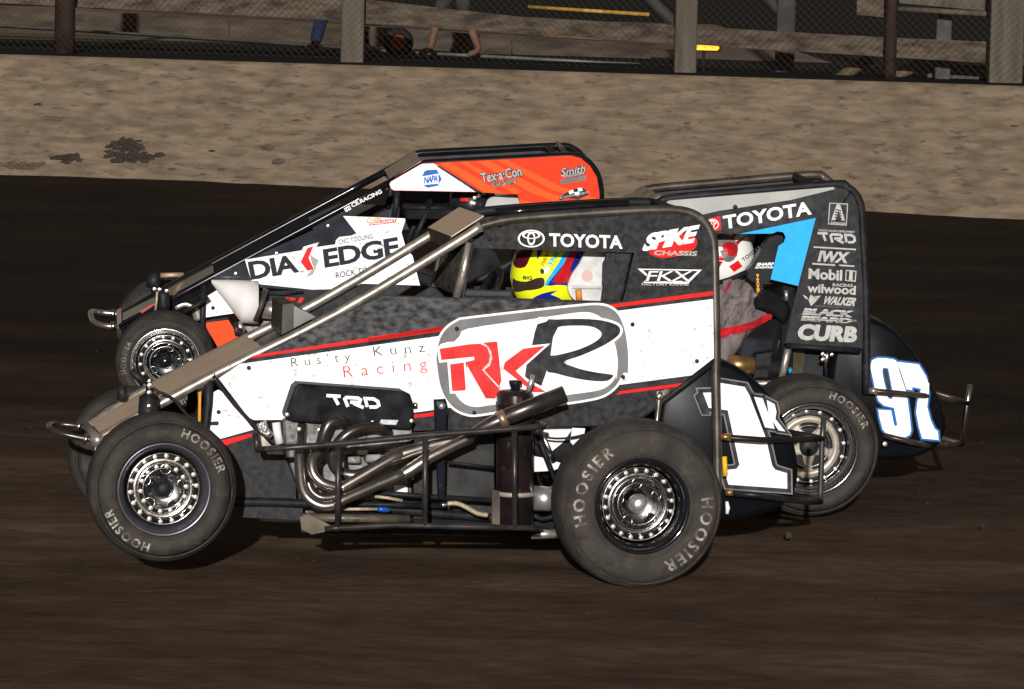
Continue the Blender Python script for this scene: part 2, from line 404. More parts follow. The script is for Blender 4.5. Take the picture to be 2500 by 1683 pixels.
    for a0 in letters:
        VV, FF = [], []
        ang = R_(a0)
        for ch in 'HOOSIER':
            V, F = LET[ch]
            x0 = min(v.x for v in V); x1 = max(v.x for v in V); y1 = max(v.y for v in V); b = len(VV); sc = h / y1
            wd = (x1 - x0) * sc; ang -= wd / 2 / rad
            for v in V:
                xx = (v.x - (x0 + x1) / 2) * sc; rr = rad - h / 2 + v.y * sc; aa = ang - xx / rad
                VV.append((rr * math.cos(aa), -.0155, rr * math.sin(aa)))
            FF += [tuple(i + b for i in f) for f in F]
            ang -= wd / 2 / rad + lsp
        tag(obj_from('tyre_lettering', place(VV), FF, LETTER, wo, recalc=False), 'worn pale lettering on the tyre', kind='stuff')
    return wo
RINGM = M('highlight_ring_metal', (.30, .29, .28), .25, 1., var=.4, vs=30, dirt=.4, ds=50, thr=.55)
LET = {ch: textmesh(ch, .03) for ch in set('HOOSIER')}

# ------------------------------------------------------------------ setting: track, wall, bank behind
def wall_y(x): return 42.55 - .345 * x - .004 * x * x if x < 12 else 42.55 - .345 * 12 - .576 - .441 * (x - 12)
def ground_mat(name, c1, c2, c3):
    m = bpy.data.materials.new(name); m.use_nodes = True; n, l = m.node_tree.nodes, m.node_tree.links; b = n['Principled BSDF']
    tc = n.new('ShaderNodeTexCoord'); mp = n.new('ShaderNodeMapping'); mp.inputs['Rotation'].default_value = (0, 0, R_(14)); mp.inputs['Scale'].default_value = (.75, 1.25, 1)
    l.new(tc.outputs['Object'], mp.inputs[0])
    def tex(sc, det, rough):
        t = n.new('ShaderNodeTexNoise'); t.inputs['Scale'].default_value = sc; t.inputs['Detail'].default_value = det; t.inputs['Roughness'].default_value = rough
        l.new(mp.outputs[0], t.inputs['Vector']); return t
    a = tex(.55, 5, .6); r = n.new('ShaderNodeValToRGB'); e = r.color_ramp.elements
    e[0].position = .3; e[0].color = (*c1, 1); e[1].position = .72; e[1].color = (*c3, 1); k = e.new(.5); k.color = (*c2, 1)
    l.new(a.outputs[0], r.inputs[0])
    f = tex(7, 6, .7); r2 = n.new('ShaderNodeMapRange'); r2.inputs[1].default_value = .3; r2.inputs[2].default_value = .75; r2.inputs[3].default_value = .62; r2.inputs[4].default_value = 1.4
    l.new(f.outputs[0], r2.inputs[0])
    mx = n.new('ShaderNodeMixRGB'); mx.blend_type = 'MULTIPLY'; mx.inputs[0].default_value = 1
    l.new(r.outputs[0], mx.inputs[1]); l.new(r2.outputs[0], mx.inputs[2])
    l.new(mx.outputs[0], b.inputs['Base Color']); b.inputs['Roughness'].default_value = .9; b.inputs['Specular IOR Level'].default_value = .08
    g = tex(16, 6, .7); bp = n.new('ShaderNodeBump'); bp.inputs['Strength'].default_value = .5; bp.inputs['Distance'].default_value = .012
    l.new(g.outputs[0], bp.inputs['Height']); l.new(bp.outputs[0], b.inputs['Normal'])
    return m, n, l, b, tc, mx
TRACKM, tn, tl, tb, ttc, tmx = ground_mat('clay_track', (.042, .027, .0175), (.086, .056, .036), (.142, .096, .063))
# flash falloff put into the clay colour, darker towards the wall
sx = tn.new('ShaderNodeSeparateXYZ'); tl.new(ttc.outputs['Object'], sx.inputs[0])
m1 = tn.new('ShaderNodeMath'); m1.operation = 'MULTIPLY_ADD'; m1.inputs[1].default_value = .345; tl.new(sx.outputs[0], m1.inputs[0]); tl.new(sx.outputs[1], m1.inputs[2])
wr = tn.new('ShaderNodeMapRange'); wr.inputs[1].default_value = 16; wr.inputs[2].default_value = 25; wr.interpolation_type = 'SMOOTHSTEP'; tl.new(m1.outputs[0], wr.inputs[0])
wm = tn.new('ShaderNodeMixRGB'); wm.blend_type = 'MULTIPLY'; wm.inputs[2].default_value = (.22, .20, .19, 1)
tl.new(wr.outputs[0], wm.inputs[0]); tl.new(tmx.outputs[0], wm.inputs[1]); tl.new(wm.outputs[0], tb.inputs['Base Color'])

def frange(a, b, s):
    n = int(round((b - a) / s)); return [a + (b - a) * i / n for i in range(n + 1)]
gx = [-600, -200, -60, -25, -12] + frange(-8, 8, .16) + [12, 25, 60, 200, 600]
gy = [-100, -30, 0, 8] + frange(11, 26, .05) + frange(26.3, 45, .3) + [50, 60, 100, 250, 900]
def gz(x, y):
    s = x * .968 - y * .25; t = y * .968 + x * .25
    z = .026 * noise.noise((s * .25, t * .9, 0)) + .012 * noise.noise((s * .8, t * 2.2, 5)) + .009 * noise.noise((s * 2.4, t * 3.6, 9)) + .005 * noise.noise((s * 6, t * 8, 3))
    return z - .012
V = []; nx = len(gx)
for y in gy:
    for x in gx:
        fade = 1 if (abs(x) <= 8.1 and 10.9 < y < 46) else 0
        V.append((x, y, gz(x, y) * fade - (0 if fade else .02)))
F = [(j * nx + i, j * nx + i + 1, (j + 1) * nx + i + 1, (j + 1) * nx + i) for j in range(len(gy) - 1) for i in range(nx - 1)]
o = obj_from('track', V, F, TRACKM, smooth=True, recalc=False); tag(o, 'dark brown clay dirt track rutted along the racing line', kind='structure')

WALLM = M('muddy_concrete', (.092, .068, .045), .9, rgb2=(.158, .120, .083), vs=7.5, dirt=.75, ds=11, thr=.55, bump=.5, bs=16, stretch=(.32, 1, 1.9), dcol=(.045, .033, .025))
wx = frange(-22, 22, .5)
V = []; WT = .18; WH = 1.2
for i, x in enumerate(wx):
    y = wall_y(x); t = Vector((.5, wall_y(x + .5) - y, 0)).normalized(); nrm = Vector((-t.y, t.x, 0)); p = Vector((x, y, 0))
    for q, z in ((0, -.2), (0, WH * .5), (0, WH - .02), (.02, WH), (WT - .02, WH), (WT, WH - .02), (WT, -.2)):
        v = p + nrm * q; v.z = z; V.append(v)
k = 7
F = [(i * k + j, i * k + (j + 1) % k, (i + 1) * k + (j + 1) % k, (i + 1) * k + j) for i in range(len(wx) - 1) for j in range(k)]
F += [tuple(range(k)), tuple((len(wx) - 1) * k + j for j in range(k))]
wall = obj_from('wall', V, F, WALLM); tag(wall, 'long tan mud-spattered concrete wall behind the three cars', 'wall')
# clods of mud stuck to the wall face
MUD = M('mud', (.030, .023, .018), .9, var=.3, vs=6, bump=.4, bs=30)
MUD2 = M('mud_brown', (.070, .052, .038), .9, var=.3, vs=6, bump=.4, bs=30)
def on_wall(px, py):
    y = 43.
    for _ in range(6):
        d = ray(px, py); q = CAM + d * (y / d.y); y = wall_y(q.x)
    return q
def blob(name, p, rx, ry, rz, mat, parent=None, seed=0, nrm=0.):
    bm = bmesh.new(); bmesh.ops.create_icosphere(bm, subdivisions=3, radius=1)
    for v in bm.verts:
        v.co *= 1 + .75 * noise.noise(v.co * 1.5 + Vector((seed * 3.1, seed, 0)))
        v.co = Vector((v.co.x * rx, v.co.y * ry, v.co.z * rz))
    me = bpy.data.meshes.new(name); bm.to_mesh(me); bm.free(); me.materials.append(mat)
    for q in me.polygons: q.use_smooth = True
    o = bpy.data.objects.new(name, me); COL.objects.link(o); o.location = p
    if parent: o.parent = parent
    return o
clods = [(320, 385, 62, 16), (315, 352, 40, 22), (170, 385, 38, 11), (140, 408, 26, 12), (75, 402, 24, 12), (20, 378, 24, 10), (205, 370, 15, 8), (375, 392, 26, 10), (60, 420, 22, 8), (275, 418, 30, 9), (515, 370, 15, 9), (595, 372, 14, 10), (680, 395, 26, 12), (660, 362, 18, 8), (555, 448, 18, 6), (805, 335, 14, 10), (920, 60, 1, 1)][:-1]
clods = [(322, 385, 62, 13), (318, 356, 34, 16), (170, 386, 40, 9), (60, 405, 40, 9), (680, 395, 14, 7), (660, 362, 10, 5)]
for i, (x, y, a, b) in enumerate(clods):
    for k in range(max(4, int(a * b / 10))):
        p = on_wall(x + random.gauss(0, .42) * a, y + random.gauss(0, .42) * b); q = random.uniform(.35, 1.)
        blob('mud_clod', p, .070 * q, .010, .022 * q, MUD if i < 3 else MUD2, wall, i * 7 + k)
for i in range(22):
    x = random.uniform(-60, 2560); y0 = 131 + .0315 * x; t = random.random(); p = on_wall(x, y0 + 14 + t * 272)
    s = random.uniform(.4, 1.) * (1.4 if t > .6 else 1)
    blob('mud_clod', p, .06 * s, .010, .010 * s, MUD2 if random.random() < .8 else MUD, wall, i + 40)

BANKM, *_ = ground_mat('unlit_dark_soil', (.006, .0055, .005), (.010, .009, .008), (.016, .014, .012))  # dark soil, with the shade of unlit ground put into its colour
ROADM, *_ = ground_mat('brown_gravel', (.08, .06, .045), (.17, .13, .1), (.28, .22, .17))
def strip(name, d0, d1, z, mat, x0=-60, x1=60, label=''):
    xs = frange(x0, x1, 3.); V = []
    for x in xs: V += [(x, wall_y(max(-22, min(22, x))) + d0, z), (x, wall_y(max(-22, min(22, x))) + d1, z)]
    F = [(2 * i, 2 * i + 2, 2 * i + 3, 2 * i + 1) for i in range(len(xs) - 1)]
    return tag(obj_from(name, V, F, mat, recalc=False), label, kind='structure')
strip('bank', .17, 500, 1.16, BANKM, label='dark soil bank with night shade in its colour, level with the top of the wall')
strip('service_road', 9.3, 40, 1.166, ROADM, -60, 3.6, label='brown gravel strip behind the fence')

# ------------------------------------------------------------------ fence behind the wall
def on_fence(px, py, off=3.0):
    y = 46.
    for _ in range(6):
        d = ray(px, py); q = CAM + d * (y / d.y); y = wall_y(q.x) + off
    return q
WOOD = M('weathered_wood', (.030, .023, .017), .85, rgb2=(.098, .076, .056), vs=7, dirt=.7, ds=9, thr=.52, bump=.3, bs=20, stretch=(.5, 1, 2))
WOODG = M('grey_wood', (.058, .049, .037), .85, rgb2=(.092, .08, .061), vs=3, bump=.3, bs=20, stretch=(3, 1, .4))
RUSTP = M('rusty_pipe', (.038, .024, .018), .6, .3, var=.3, vs=6)
PALEP = M('galvanised_pipe', (.10, .105, .095), .5, .3, var=.3, vs=3)
GREYP = M('grey_post', (.06, .057, .053), .7, var=.25, vs=5)
DIMP = M('dim_post', (.03, .029, .028), .7, var=.25, vs=5)
fe = bpy.data.objects.new('fence', None); COL.objects.link(fe); fe.location = on_fence(1250, 160); fe.location.z = 1.16
tag(fe, 'weathered board fence with thick posts on the dark bank behind the wall', 'fence')
def fpart(name, V, F, mat, smooth=False):
    return obj_from(name, [Vector(v) - fe.location for v in V], F, mat, fe, smooth)
def fpost(px, ptop, pbot, wpx, mat, off=3., round_=False, lean=0.):
    b = on_fence(px, pbot, off); s = FPX / b.y; t = on_fence(px + lean, ptop, off); t.z = max(t.z, b.z + 2.4) if ptop < 2 else t.z
    b.z = 1.10
    if round_: V, F = tubemesh([b, Vector((b.x + (pbot) * .0 , b.y, t.z))], wpx / s / 2, 12)
    else:
        V, F = box(Vector((b.x, b.y, (b.z + t.z) / 2)), (wpx / s, wpx / s * .8, t.z - b.z), .02)
    fpart('post', V, F, mat, round_)
fpost(158, 0, 96, 50, RUSTP, 2.9, True); fpost(860, 0, 150, 56, WOODG, 2.9); fpost(1672, 0, 178, 54, WOODG, 2.9); fpost(2172, 0, 190, 30, RUSTP, 2.9, True); fpost(2452, 0, 196, 82, WOODG, 2.9)
fpost(2300, 12, 192, 38, GREYP, 3.6); fpost(1915, 0, 172, 46, DIMP, 4.4)
low = [(-260, -8), (0, 8), (158, 16), (700, 43), (860, 53), (1250, 80), (1672, 108), (2172, 140), (2452, 157), (2760, 176)]
hi = [(-260, -75), (0, -60), (158, -52), (700, -18), (860, -5), (1250, 40), (1672, 64), (2172, 92), (2452, 104), (2760, 116)]
cuts = [-260, 158, 860, 1672, 2172, 2452, 2760]
def itp(tab, x):
    for (a, b), (c, d) in zip(tab, tab[1:]):
        if a <= x <= c: return b + (d - b) * (x - a) / (c - a)
    return tab[-1][1]
for a, b in zip(cuts, cuts[1:]):
    n = max(2, int((b - a) / 120)); V = []
    for i in range(n + 1):
        x = a + (b - a) * i / n + (3 if i == 0 else -3 if i == n else 0)
        l0 = on_fence(x, itp(low, x), 3.12); h0 = on_fence(x, itp(hi, x), 3.12); h0.x = l0.x; h0.y = l0.y
        V += [l0, h0, h0 + Vector((0, .05, 0)), l0 + Vector((0, .05, 0))]
    F = [(i * 4 + j, i * 4 + (j + 1) % 4, i * 4 + 4 + (j + 1) % 4, i * 4 + 4 + j) for i in range(n) for j in range(4)] + [(0, 1, 2, 3), (n * 4, n * 4 + 1, n * 4 + 2, n * 4 + 3)]
    fpart('board', V, F, WOOD)
def fbar(name, pts, wpx, mat, off=3.3):
    L = [on_fence(x, y, off) for x, y in pts]; s = FPX / L[0].y
    V, F = tubemesh(L, wpx / s / 2, 8); fpart(name, V, F, mat, True)
fbar('bottom_rail', [(-150, 52), (0, 64), (330, 84), (700, 109), (1000, 128), (1300, 144), (1560, 158)], 8, PALEP, 6.2)
fbar('wire', [(-150, -4), (0, 6), (330, 26), (700, 48), (1250, 84), (1600, 108)], 3.5, RUSTP, 6.0)
fbar('yellow_rail', [(1290, 17), (1585, 36)], 9, M('yellow_paint', (.30, .17, .03), .6, var=.3), 7.5)
fbar('yellow_rail', [(1330, 88), (1470, 98)], 4, MATS['yellow_paint'], 7.5)
fbar('brace', [(2125, 142), (2040, 196)], 30, M('dusty_timber', (.085, .062, .04), .85, var=.3, vs=4), 3.9)
fbar('brace', [(2255, 150), (2150, 204)], 30, MATS['dusty_timber'], 3.9)
fbar('brace', [(1560, -30), (1660, 70)], 26, M('dim_grey_timber', (.035, .034, .03), .85), 4.4)
fbar('brace', [(1860, -20), (1935, 60)], 24, MATS['dim_grey_timber'], 4.4)
fbar('top_rail', [(2190, 22), (2440, 36)], 14, WOODG, 3.25)
def fplate(name, q, mat, off):
    V = [on_fence(x, y, off) for x, y in q]; V += [v + Vector((0, .05, 0)) for v in V]; n = len(q)
    F = [tuple(range(n)), tuple(range(2 * n - 1, n - 1, -1))] + [(i, (i + 1) % n, n + (i + 1) % n, n + i) for i in range(n)]
    fpart(name, V, F, mat)
fplate('top_board', P('B2', '1570,-40 1720,-40 1720,82 1568,68'), WOOD, 3.2)
fplate('top_board', P('B2', '1762,-60 2215,-60 2215,55 1762,15'), WOODG, 3.4)
fplate('low_board', P('B2', '1890,290 2190,300 2190,366 1890,352'), GREYP, 3.9)
DIMB = M('dim_board', (.028, .021, .016), .9, rgb2=(.07, .054, .04), vs=3, dirt=.5, ds=8, thr=.56, stretch=(.4, 1, 2.4))
for a, b in zip((-260, 158, 560, 860, 1250), (158, 560, 860, 1250, 1590)):
    fplate('low_board', [(a + 2, itp(low, a) + 9), (b - 2, itp(low, b) + 9), (b - 2, itp(low, b) + 56), (a + 2, itp(low, a) + 56)], DIMB, 9.0)

# chain-link wire on the fence
VV, FF = [], []
for i in range(-190, 190):
    for sgn in (-1, 1):
        pts = []
        for k in range(5):
            zz = 1.2 + k * .22; xx = i * .075 + sgn * k * .22; pts.append(Vector((xx, wall_y(xx) + 2.6, zz)))
        v_, f_ = tubemesh(pts, .0016, 3, False); b = len(VV); VV += v_; FF += [tuple(j + b for j in f) for f in f_]
wm_ = fpart('wire_mesh', VV, FF, M('mesh_wire', (.04, .034, .027), .6, .2)); wm_['kind'] = 'stuff'

# amber lamp behind the fence
lampm = bpy.data.materials.new('amber_lamp'); lampm.use_nodes = True; b = lampm.node_tree.nodes['Principled BSDF']
b.inputs['Base Color'].default_value = (.8, .3, .02, 1); b.inputs['Emission Color'].default_value = (1, .42, .03, 1); b.inputs['Emission Strength'].default_value = 2.2
lm = bpy.data.objects.new('marker_lamp', None); COL.objects.link(lm); lp = on_fence(1724, 117, 3.3); lm.location = lp
tag(lm, 'lit amber marker lamp bar beside a thick fence post', 'lamp')
V, F = tubemesh([Vector((-.135, 0, 0)), Vector((-.12, 0, 0)), Vector((.12, 0, .0)), Vector((.135, 0, 0))], [.008, .026, .026, .008], 12); obj_from('lens', V, F, lampm, lm, True)
V, F = box(Vector((0, .045, 0)), (.30, .04, .075), .01); obj_from('housing', V, F, DARK, lm)
V, F = tubemesh([Vector((-.02, .06, -.02)), Vector((-.02, .06, -.35)), Vector((-.02, .06, 1.1 - lp.z))], .015, 8); obj_from('stalk', V, F, DARK, lm)

# ------------------------------------------------------------------ near car: white and charcoal
G = 'midget race cars running side by side'
A = Car('midget_race_car', 'white and charcoal open-wheel midget race car number 1K, nearest the camera', (1562, 1424), .05, 10.5, 0., G)
PL = .46; FL = .485
# wheels
cLR = A.L(1569, 1238, .0); cLR.z = .288
wheel(A, cLR, .305, .168, .225, depth=.075, spokes=5, face=BLACK, lip=BLACK, spoke=BLACKM, rings=((.90, 20),), hubmat=ALU, letters=(197, 8), hubr=.032, spw=.05, twist=.4, lh=.043, lsp=.06, dish=M('dish_black_chrome', (.2, .2, .21), .22, 1., var=.4, vs=24, dirt=.3, ds=50, thr=.58))
cLF = A.L(401, 1196, .07)
wheel(A, cLF, .265, .162, .20, depth=.03, spokes=6, face=BLACK, lip=M('dark_rim', (.10, .10, .115), .3, .7, var=.2), spoke=BLACK, rings=((.90, 18), (.62, 14)), hubmat=BLACKM, letters=(74, 256), hubr=.032, spw=.034, twist=.2, dish=M('dish_chrome', (.5, .5, .5), .22, 1., var=.2, vs=30, dirt=.4, ds=50, thr=.56))
cRF = A.L(336, 1114, 1.28)
wheel(A, cRF, .255, .162, .2, depth=.04, spokes=5, rings=((.93, 18),), letters=(165, 330))
cRR = Vector((cLR.x, 1.2, .3)); wheel(A, cRR, .30, .166, .32, depth=.06, spokes=5, rings=((.93, 18),), letters=())
# axles
A.tubeL('rear_axle', [cLR + Vector((0, .08, 0)), cRR], .028, BLACKM)
A.tubeL('front_axle', [cLF + Vector((.0, .05, -.01)), cRF + Vector((.0, .0, -.01))], .027, BLACKM)
# frame tubes
hoodN = [(244, 1069, FL + .05), (381, 992, FL), (528, 913, FL), (818, 768, FL), (1100, 600, FL), (1175, 552, FL)]
roofN = [(1175, 552, FL)] + [(*q, FL) for q in P('R4', '760,226 900,196 1300,165 1700,142 1920,138 2040,160 2120,215 2165,300 2182,400 2188,700 2195,1080')] + [(*q, FL) for q in P('R3', '1392,120 1400,420 1404,740 1408,900')]
fr = A.tube('frame_tube', hoodN, .0185, STEEL, sm=3)
A.tube('roll_cage_tube', roofN, .0185, M('cage_steel', (.11, .097, .085), .36, .7, var=.3, vs=14, dirt=.5, ds=30, thr=.57), sm=3)
A.tube('frame_tube', hoodN, .0185, STEEL, sm=3, mirror=True)
A.tube('roll_cage_tube', roofN[:12] + roofN[12:], .0185, BLACKM, sm=3, mirror=True)
A.tube('windscreen_post', [(*q, FL) for q in P('R4', '640,345 600,520 556,690')] , .0165, STEEL)
A.tube('windscreen_post', [(*q, FL) for q in P('R4', '640,345 600,520 556,690')] , .0165, STEEL, mirror=True)
A.tube('roof_bar', [(*p1('R4', 2010, 150), FL + .01), (*p1('R4', 2010, 150), FL + .26)], .017, BLACKM)
tr = A.L(*p1('R4', 1980, 150), FL); tf = A.L(*p1('R4', 1000, 190), FL)
A.tubeL('roof_bar', [tr, A.mir(tr)], .017, BLACKM); 
# padded roof tube seen above the near one
A.tube('roof_pad', [(*q, .80) for q in P('R4', '800,158 1000,140 1400,112 1640,98')], .022, BLACK)
A.tube('bottom_rail', [(400, 1215, FL), (575, 1226, FL), (735, 1229, FL), (1200, 1265, FL), (1350, 1305, FL), (1700, 1320, FL)], .017, BLACKM, sm=2)
A.tube('bottom_rail', [(400, 1215, FL), (575, 1226, FL), (735, 1229, FL), (1200, 1265, FL), (1350, 1305, FL), (1700, 1320, FL)], .017, BLACKM, sm=2, mirror=True)
A.tube('engine_rail', P3 := [(*q, FL + .02) for q in P('R2', '690,1010 1180,1020 1380,1030')], .013, BLACKM)
# dusty deflector plate at the front of the roof
q = P('R7', '1098,735 835,905'); a0, a1 = A.L(*q[0], FL - .01), A.L(*q[1], FL - .01)
def slab(car, name, c4, th, mat, parent=None):
    n = (c4[1] - c4[0]).cross(c4[3] - c4[0]).normalized(); V = c4 + [v - n * th for v in c4]
    return obj_from(name, V, [(0, 1, 2, 3), (7, 6, 5, 4), (0, 4, 5, 1), (1, 5, 6, 2), (2, 6, 7, 3), (3, 7, 4, 0)], mat, parent or car.e)
up = Vector((0, 0, .022)); pl = [a0 + up, A.mir(a0) + up, A.mir(a1) + up, a1 + up]
slab(A, 'roof_deflector', [pl[0], pl[1], pl[2], pl[3]], .004, TANP)
f0 = a1 + up; f1 = A.mir(a1) + up; dn = Vector((.012, 0, -.05))
slab(A, 'deflector_lip', [f0 + dn, f1 + dn, f1, f0], .004, M('dark_dusty', (.05, .038, .028), .7, var=.3))
# hood plates between the two hood tubes
def hood(pa, pb, mat, name, dz=.0, inset=.0):
    u, v = A.L(*pa, FL + inset), A.L(*pb, FL + inset); u.z += dz; v.z += dz
    return slab(A, name, [u, A.mir(u), A.mir(v), v], .004, mat)
hood((250, 1070), (375, 998), TANP, 'nose_plate', .006, .0)
hood((375, 998), (460, 952), TANP, 'nose_plate', .004)
hood((392, 986), (640, 858), TANP, 'hood_plate', .014)
hood((600, 885), (760, 797), CARBON2, 'hood_panel', -.02)
# wedge shaped fairing on the hood
wv = [A.L(*p, .60) for p in P('R5', '1265,742 1338,728 1495,800 1265,925')]
wv = [A.L(*p1('R5', 1338, 742), .55), A.L(*p1('R5', 1478, 812), .55), A.L(*p1('R5', 1338, 885), .55)]
V = wv + [v + Vector((-.0, .34, 0)) for v in wv]
obj_from('hood_fairing', V, [(0, 1, 2), (3, 5, 4), (0, 3, 4, 1), (1, 4, 5, 2), (2, 5, 3, 0)], M('grey_fairing', (.16, .16, .16), .45, .3, var=.2, dirt=.4, ds=30), A.e)
wf = [A.L(*p, .548) for p in P('R5', '1268,735 1340,728 1335,890 1262,925')]
V = wf + [v + Vector((0.004, .34, 0)) for v in wf]; obj_from('fairing_front', V, [(0, 1, 2, 3), (7, 6, 5, 4), (0, 4, 5, 1), (1, 5, 6, 2), (2, 6, 7, 3), (3, 7, 4, 0)], M('fairing_dark', (.055, .05, .045), .5, .3, var=.3), A.e)
# body side: upper carbon surround with window
out = P('R4', '648,348 770,262 900,228 1300,196 1700,166 1930,160 2030,180 2105,230 2150,310 2166,420 2176,700 2184,1075 2040,1188 1960,1240 1650,1498 1110,1508') + P('R2', '1190,520 1190,430 1150,330') + P('R5', '2090,1500 2050,1460 2120,1340')
out = P('R4', '648,348 770,262 900,228 1300,196 1700,166 1930,160 2030,180 2105,230 2150,310 2166,420 2176,700 2184,1075 2040,1188 1650,1498 1110,1508') + P('S', '1010,1052 1008,960 690,940 664,1028 614,1026 600,1015 530,922 640,862 818,776 936,721 1128,727')
win = P('R4', '655,378 1678,408 1606,716 604,684')
pan = A.panel('side_panel', out, PL, CARBON, holes=[win])
A.panel('side_panel', P('R4', '648,348 770,262 900,228 1300,196 1700,166 1930,160 2030,180 2105,230 2150,310 2166,420 2176,700 2184,1075 2040,1188 1650,1498 1110,1508') + P('S', '1010,1052 600,1015 530,922 640,862 818,776 936,721 1128,727'), PL, CARBON2, holes=[win], mirror=True)
e1, e2, e3, e4 = PL - .0015, PL - .003, PL - .0045, PL - .006
A.decal('marbled_field', P('S', '640,866 818,779 934,724 1128,730 1480,741 1518,741') + P('R4', '1600,722 1520,742 1400,755 480,876') + P('S', '1085,800 622,872'), e1, MARBLE, pan)
# white field and stripes
A.decal('white_field', P('R5', '1000,1110 2270,932') + P('R4', '480,930 1520,780 2176,700 2182,1072 2040,1182 1600,1240 480,1390 280,1420') + P('R2', '1190,395 1185,300 1165,240 1125,218 375,162 345,188 282,385 278,422 60,424 30,410') + P('S', '598,1008 534,924'), e1, WHITE, pan)
for _p in [P('R5', '1085,1055 2290,872 2270,905 1040,1078'), P('R4', '0,940 480,872 455,903 0,968'), P('R4', '1500,738 2176,650 2176,676 1540,756'),
                       P('R4', '280,1432 480,1405 480,1432 284,1452'), P('R4', '1590,1282 1985,1230 1950,1254 1560,1304')]: A.decal('red_stripe', _p, e2, RED, pan)
for _p in [P('R5', '1040,1080 2270,907 2270,926 1010,1104'), P('R4', '0,970 455,905 440,922 0,988'), P('R4', '1540,758 2176,680 2176,696 1560,776'),
                       P('R4', '280,1418 480,1392 480,1403 280,1430'), P('R4', '1600,1246 2030,1186 1990,1228 1590,1280')]: A.decal('black_line', _p, e2, BLACKP, pan)
# badge: rounded panel with ring
badge = smoothpoly(P('Z3', '300,860 900,790 1400,735 1600,722 1720,745 1810,810 1870,920 1905,1060 1925,1260 1915,1440') + P('R4', '1620,1180 1575,1255 1500,1315 1400,1345 1200,1375 900,1410 700,1442 620,1440 540,1405 480,1340 440,1250 420,1130 415,1050 440,940 490,870 560,825'), 3)
A.decal('badge_border', badge, e3, WHITE2, pan)
ring = offset(badge, -5.5)
A.decal('badge_ring', ring, PL - .0055, GREY, pan)
inner = smoothpoly(P('Z3', '330,975 900,890 1300,830 1470,812 1560,825 1640,870 1700,960 1750,1060 1790,1200 1800,1340 1785,1470') + P('R4', '1570,1180 1530,1235 1460,1275 1300,1300 1000,1340 760,1372 680,1382 610,1365 555,1310 520,1225 500,1120 510,1050 530,985 575,935'), 3)
A.decal('badge_field', inner, PL - .007, WHITE2, pan)
A.decal('badge_field', [smoothpoly(P('R4', '455,985 620,965 780,960 800,985 500,1055 445,1080'), 3)], PL - .0072, WHITE2, pan)
# the big black letter and its white edge
bigR = smoothpoly(P('Z3', '1010,925 1200,885 1450,878 1640,893 1760,925 1810,955 1825,1000 1790,1055 1660,1140 1450,1235 1300,1285 1275,1305 1300,1325 1450,1375 1600,1405 1740,1425 1752,1445 1700,1485 1590,1490 1400,1465 1180,1410 1085,1395'), 3)
stem = P('Z3', '1008,928 1200,890 1215,960 1195,1040 1160,1110 1135,1240 1280,1300 1090,1390 1040,1566') + P('R4', '1068,1290 985,1200') + P('Z3', '890,1440 905,1330 960,1130 985,1010')
hole = smoothpoly(P('Z3', '1205,962 1420,945 1540,955 1610,985 1642,1025 1610,1080 1500,1145 1330,1205 1140,1238 1145,1160 1165,1060'), 3)
edge = offset(smoothpoly(P('Z3', '1010,925 1200,885 1450,878 1640,893 1760,925 1810,955 1825,1000 1790,1055 1660,1140 1450,1235 1300,1285 1290,1305'), 3), 6)
A.decal('letter_edge', [edge, offset(smoothpoly(P('Z3', '1275,1305 1450,1375 1600,1405 1740,1425 1752,1445 1700,1485 1590,1490 1400,1465'), 3), 6)], PL - .0082, WHITE2, pan)
A.decal('big_letter', [smoothpoly(P('Z3', '1100,905 1200,885 1450,878 1640,893 1760,925 1810,955 1825,1000 1790,1055 1660,1140 1450,1235 1300,1285 1275,1305 1300,1325 1450,1375 1600,1405 1740,1425 1752,1445 1700,1485 1590,1490 1400,1465 1180,1410 1100,1380 1080,1150'), 3)], PL - .0094, BLACKP, pan, holes={0: [hole]})
A.decal('big_letter_stem', [P('Z3', '1012,930 1110,902 1215,960 1165,1060 1140,1238 1110,1300 1100,1400 1040,1566') + P('R4', '1068,1290 985,1200') + P('Z3', '890,1440 905,1330 960,1130 985,1010')], PL - .0098, BLACKP, pan)
TRK = [P('Z3', '52,1172 340,1128 450,1122 520,1160 548,1240 535,1310 490,1355 470,1380 640,1566') + P('R4', '800,1330 740,1328 610,1100') + P('Z3', '325,1390 320,1300 395,1280 390,1250 70,1283'),
       P('Z3', '155,1325 290,1305 310,1566') + P('R4', '608,1278 528,1282'),
       P('Z3', '480,1112 618,1100 660,1480 640,1540 600,1500 490,1380 545,1340 570,1270 560,1200 530,1150'),
       P('Z3', '870,1172 1090,1142 800,1390 905,1490 1050,1566') + P('R4', '1120,1288 1040,1290 850,1140 860,1100')]
for t in TRK: pass
A.decal('monogram_edge', [offset(t, 6) for t in TRK], PL - .0105, WHITE2, pan)
A.decal('monogram', TRK, PL - .012, REDP, pan)
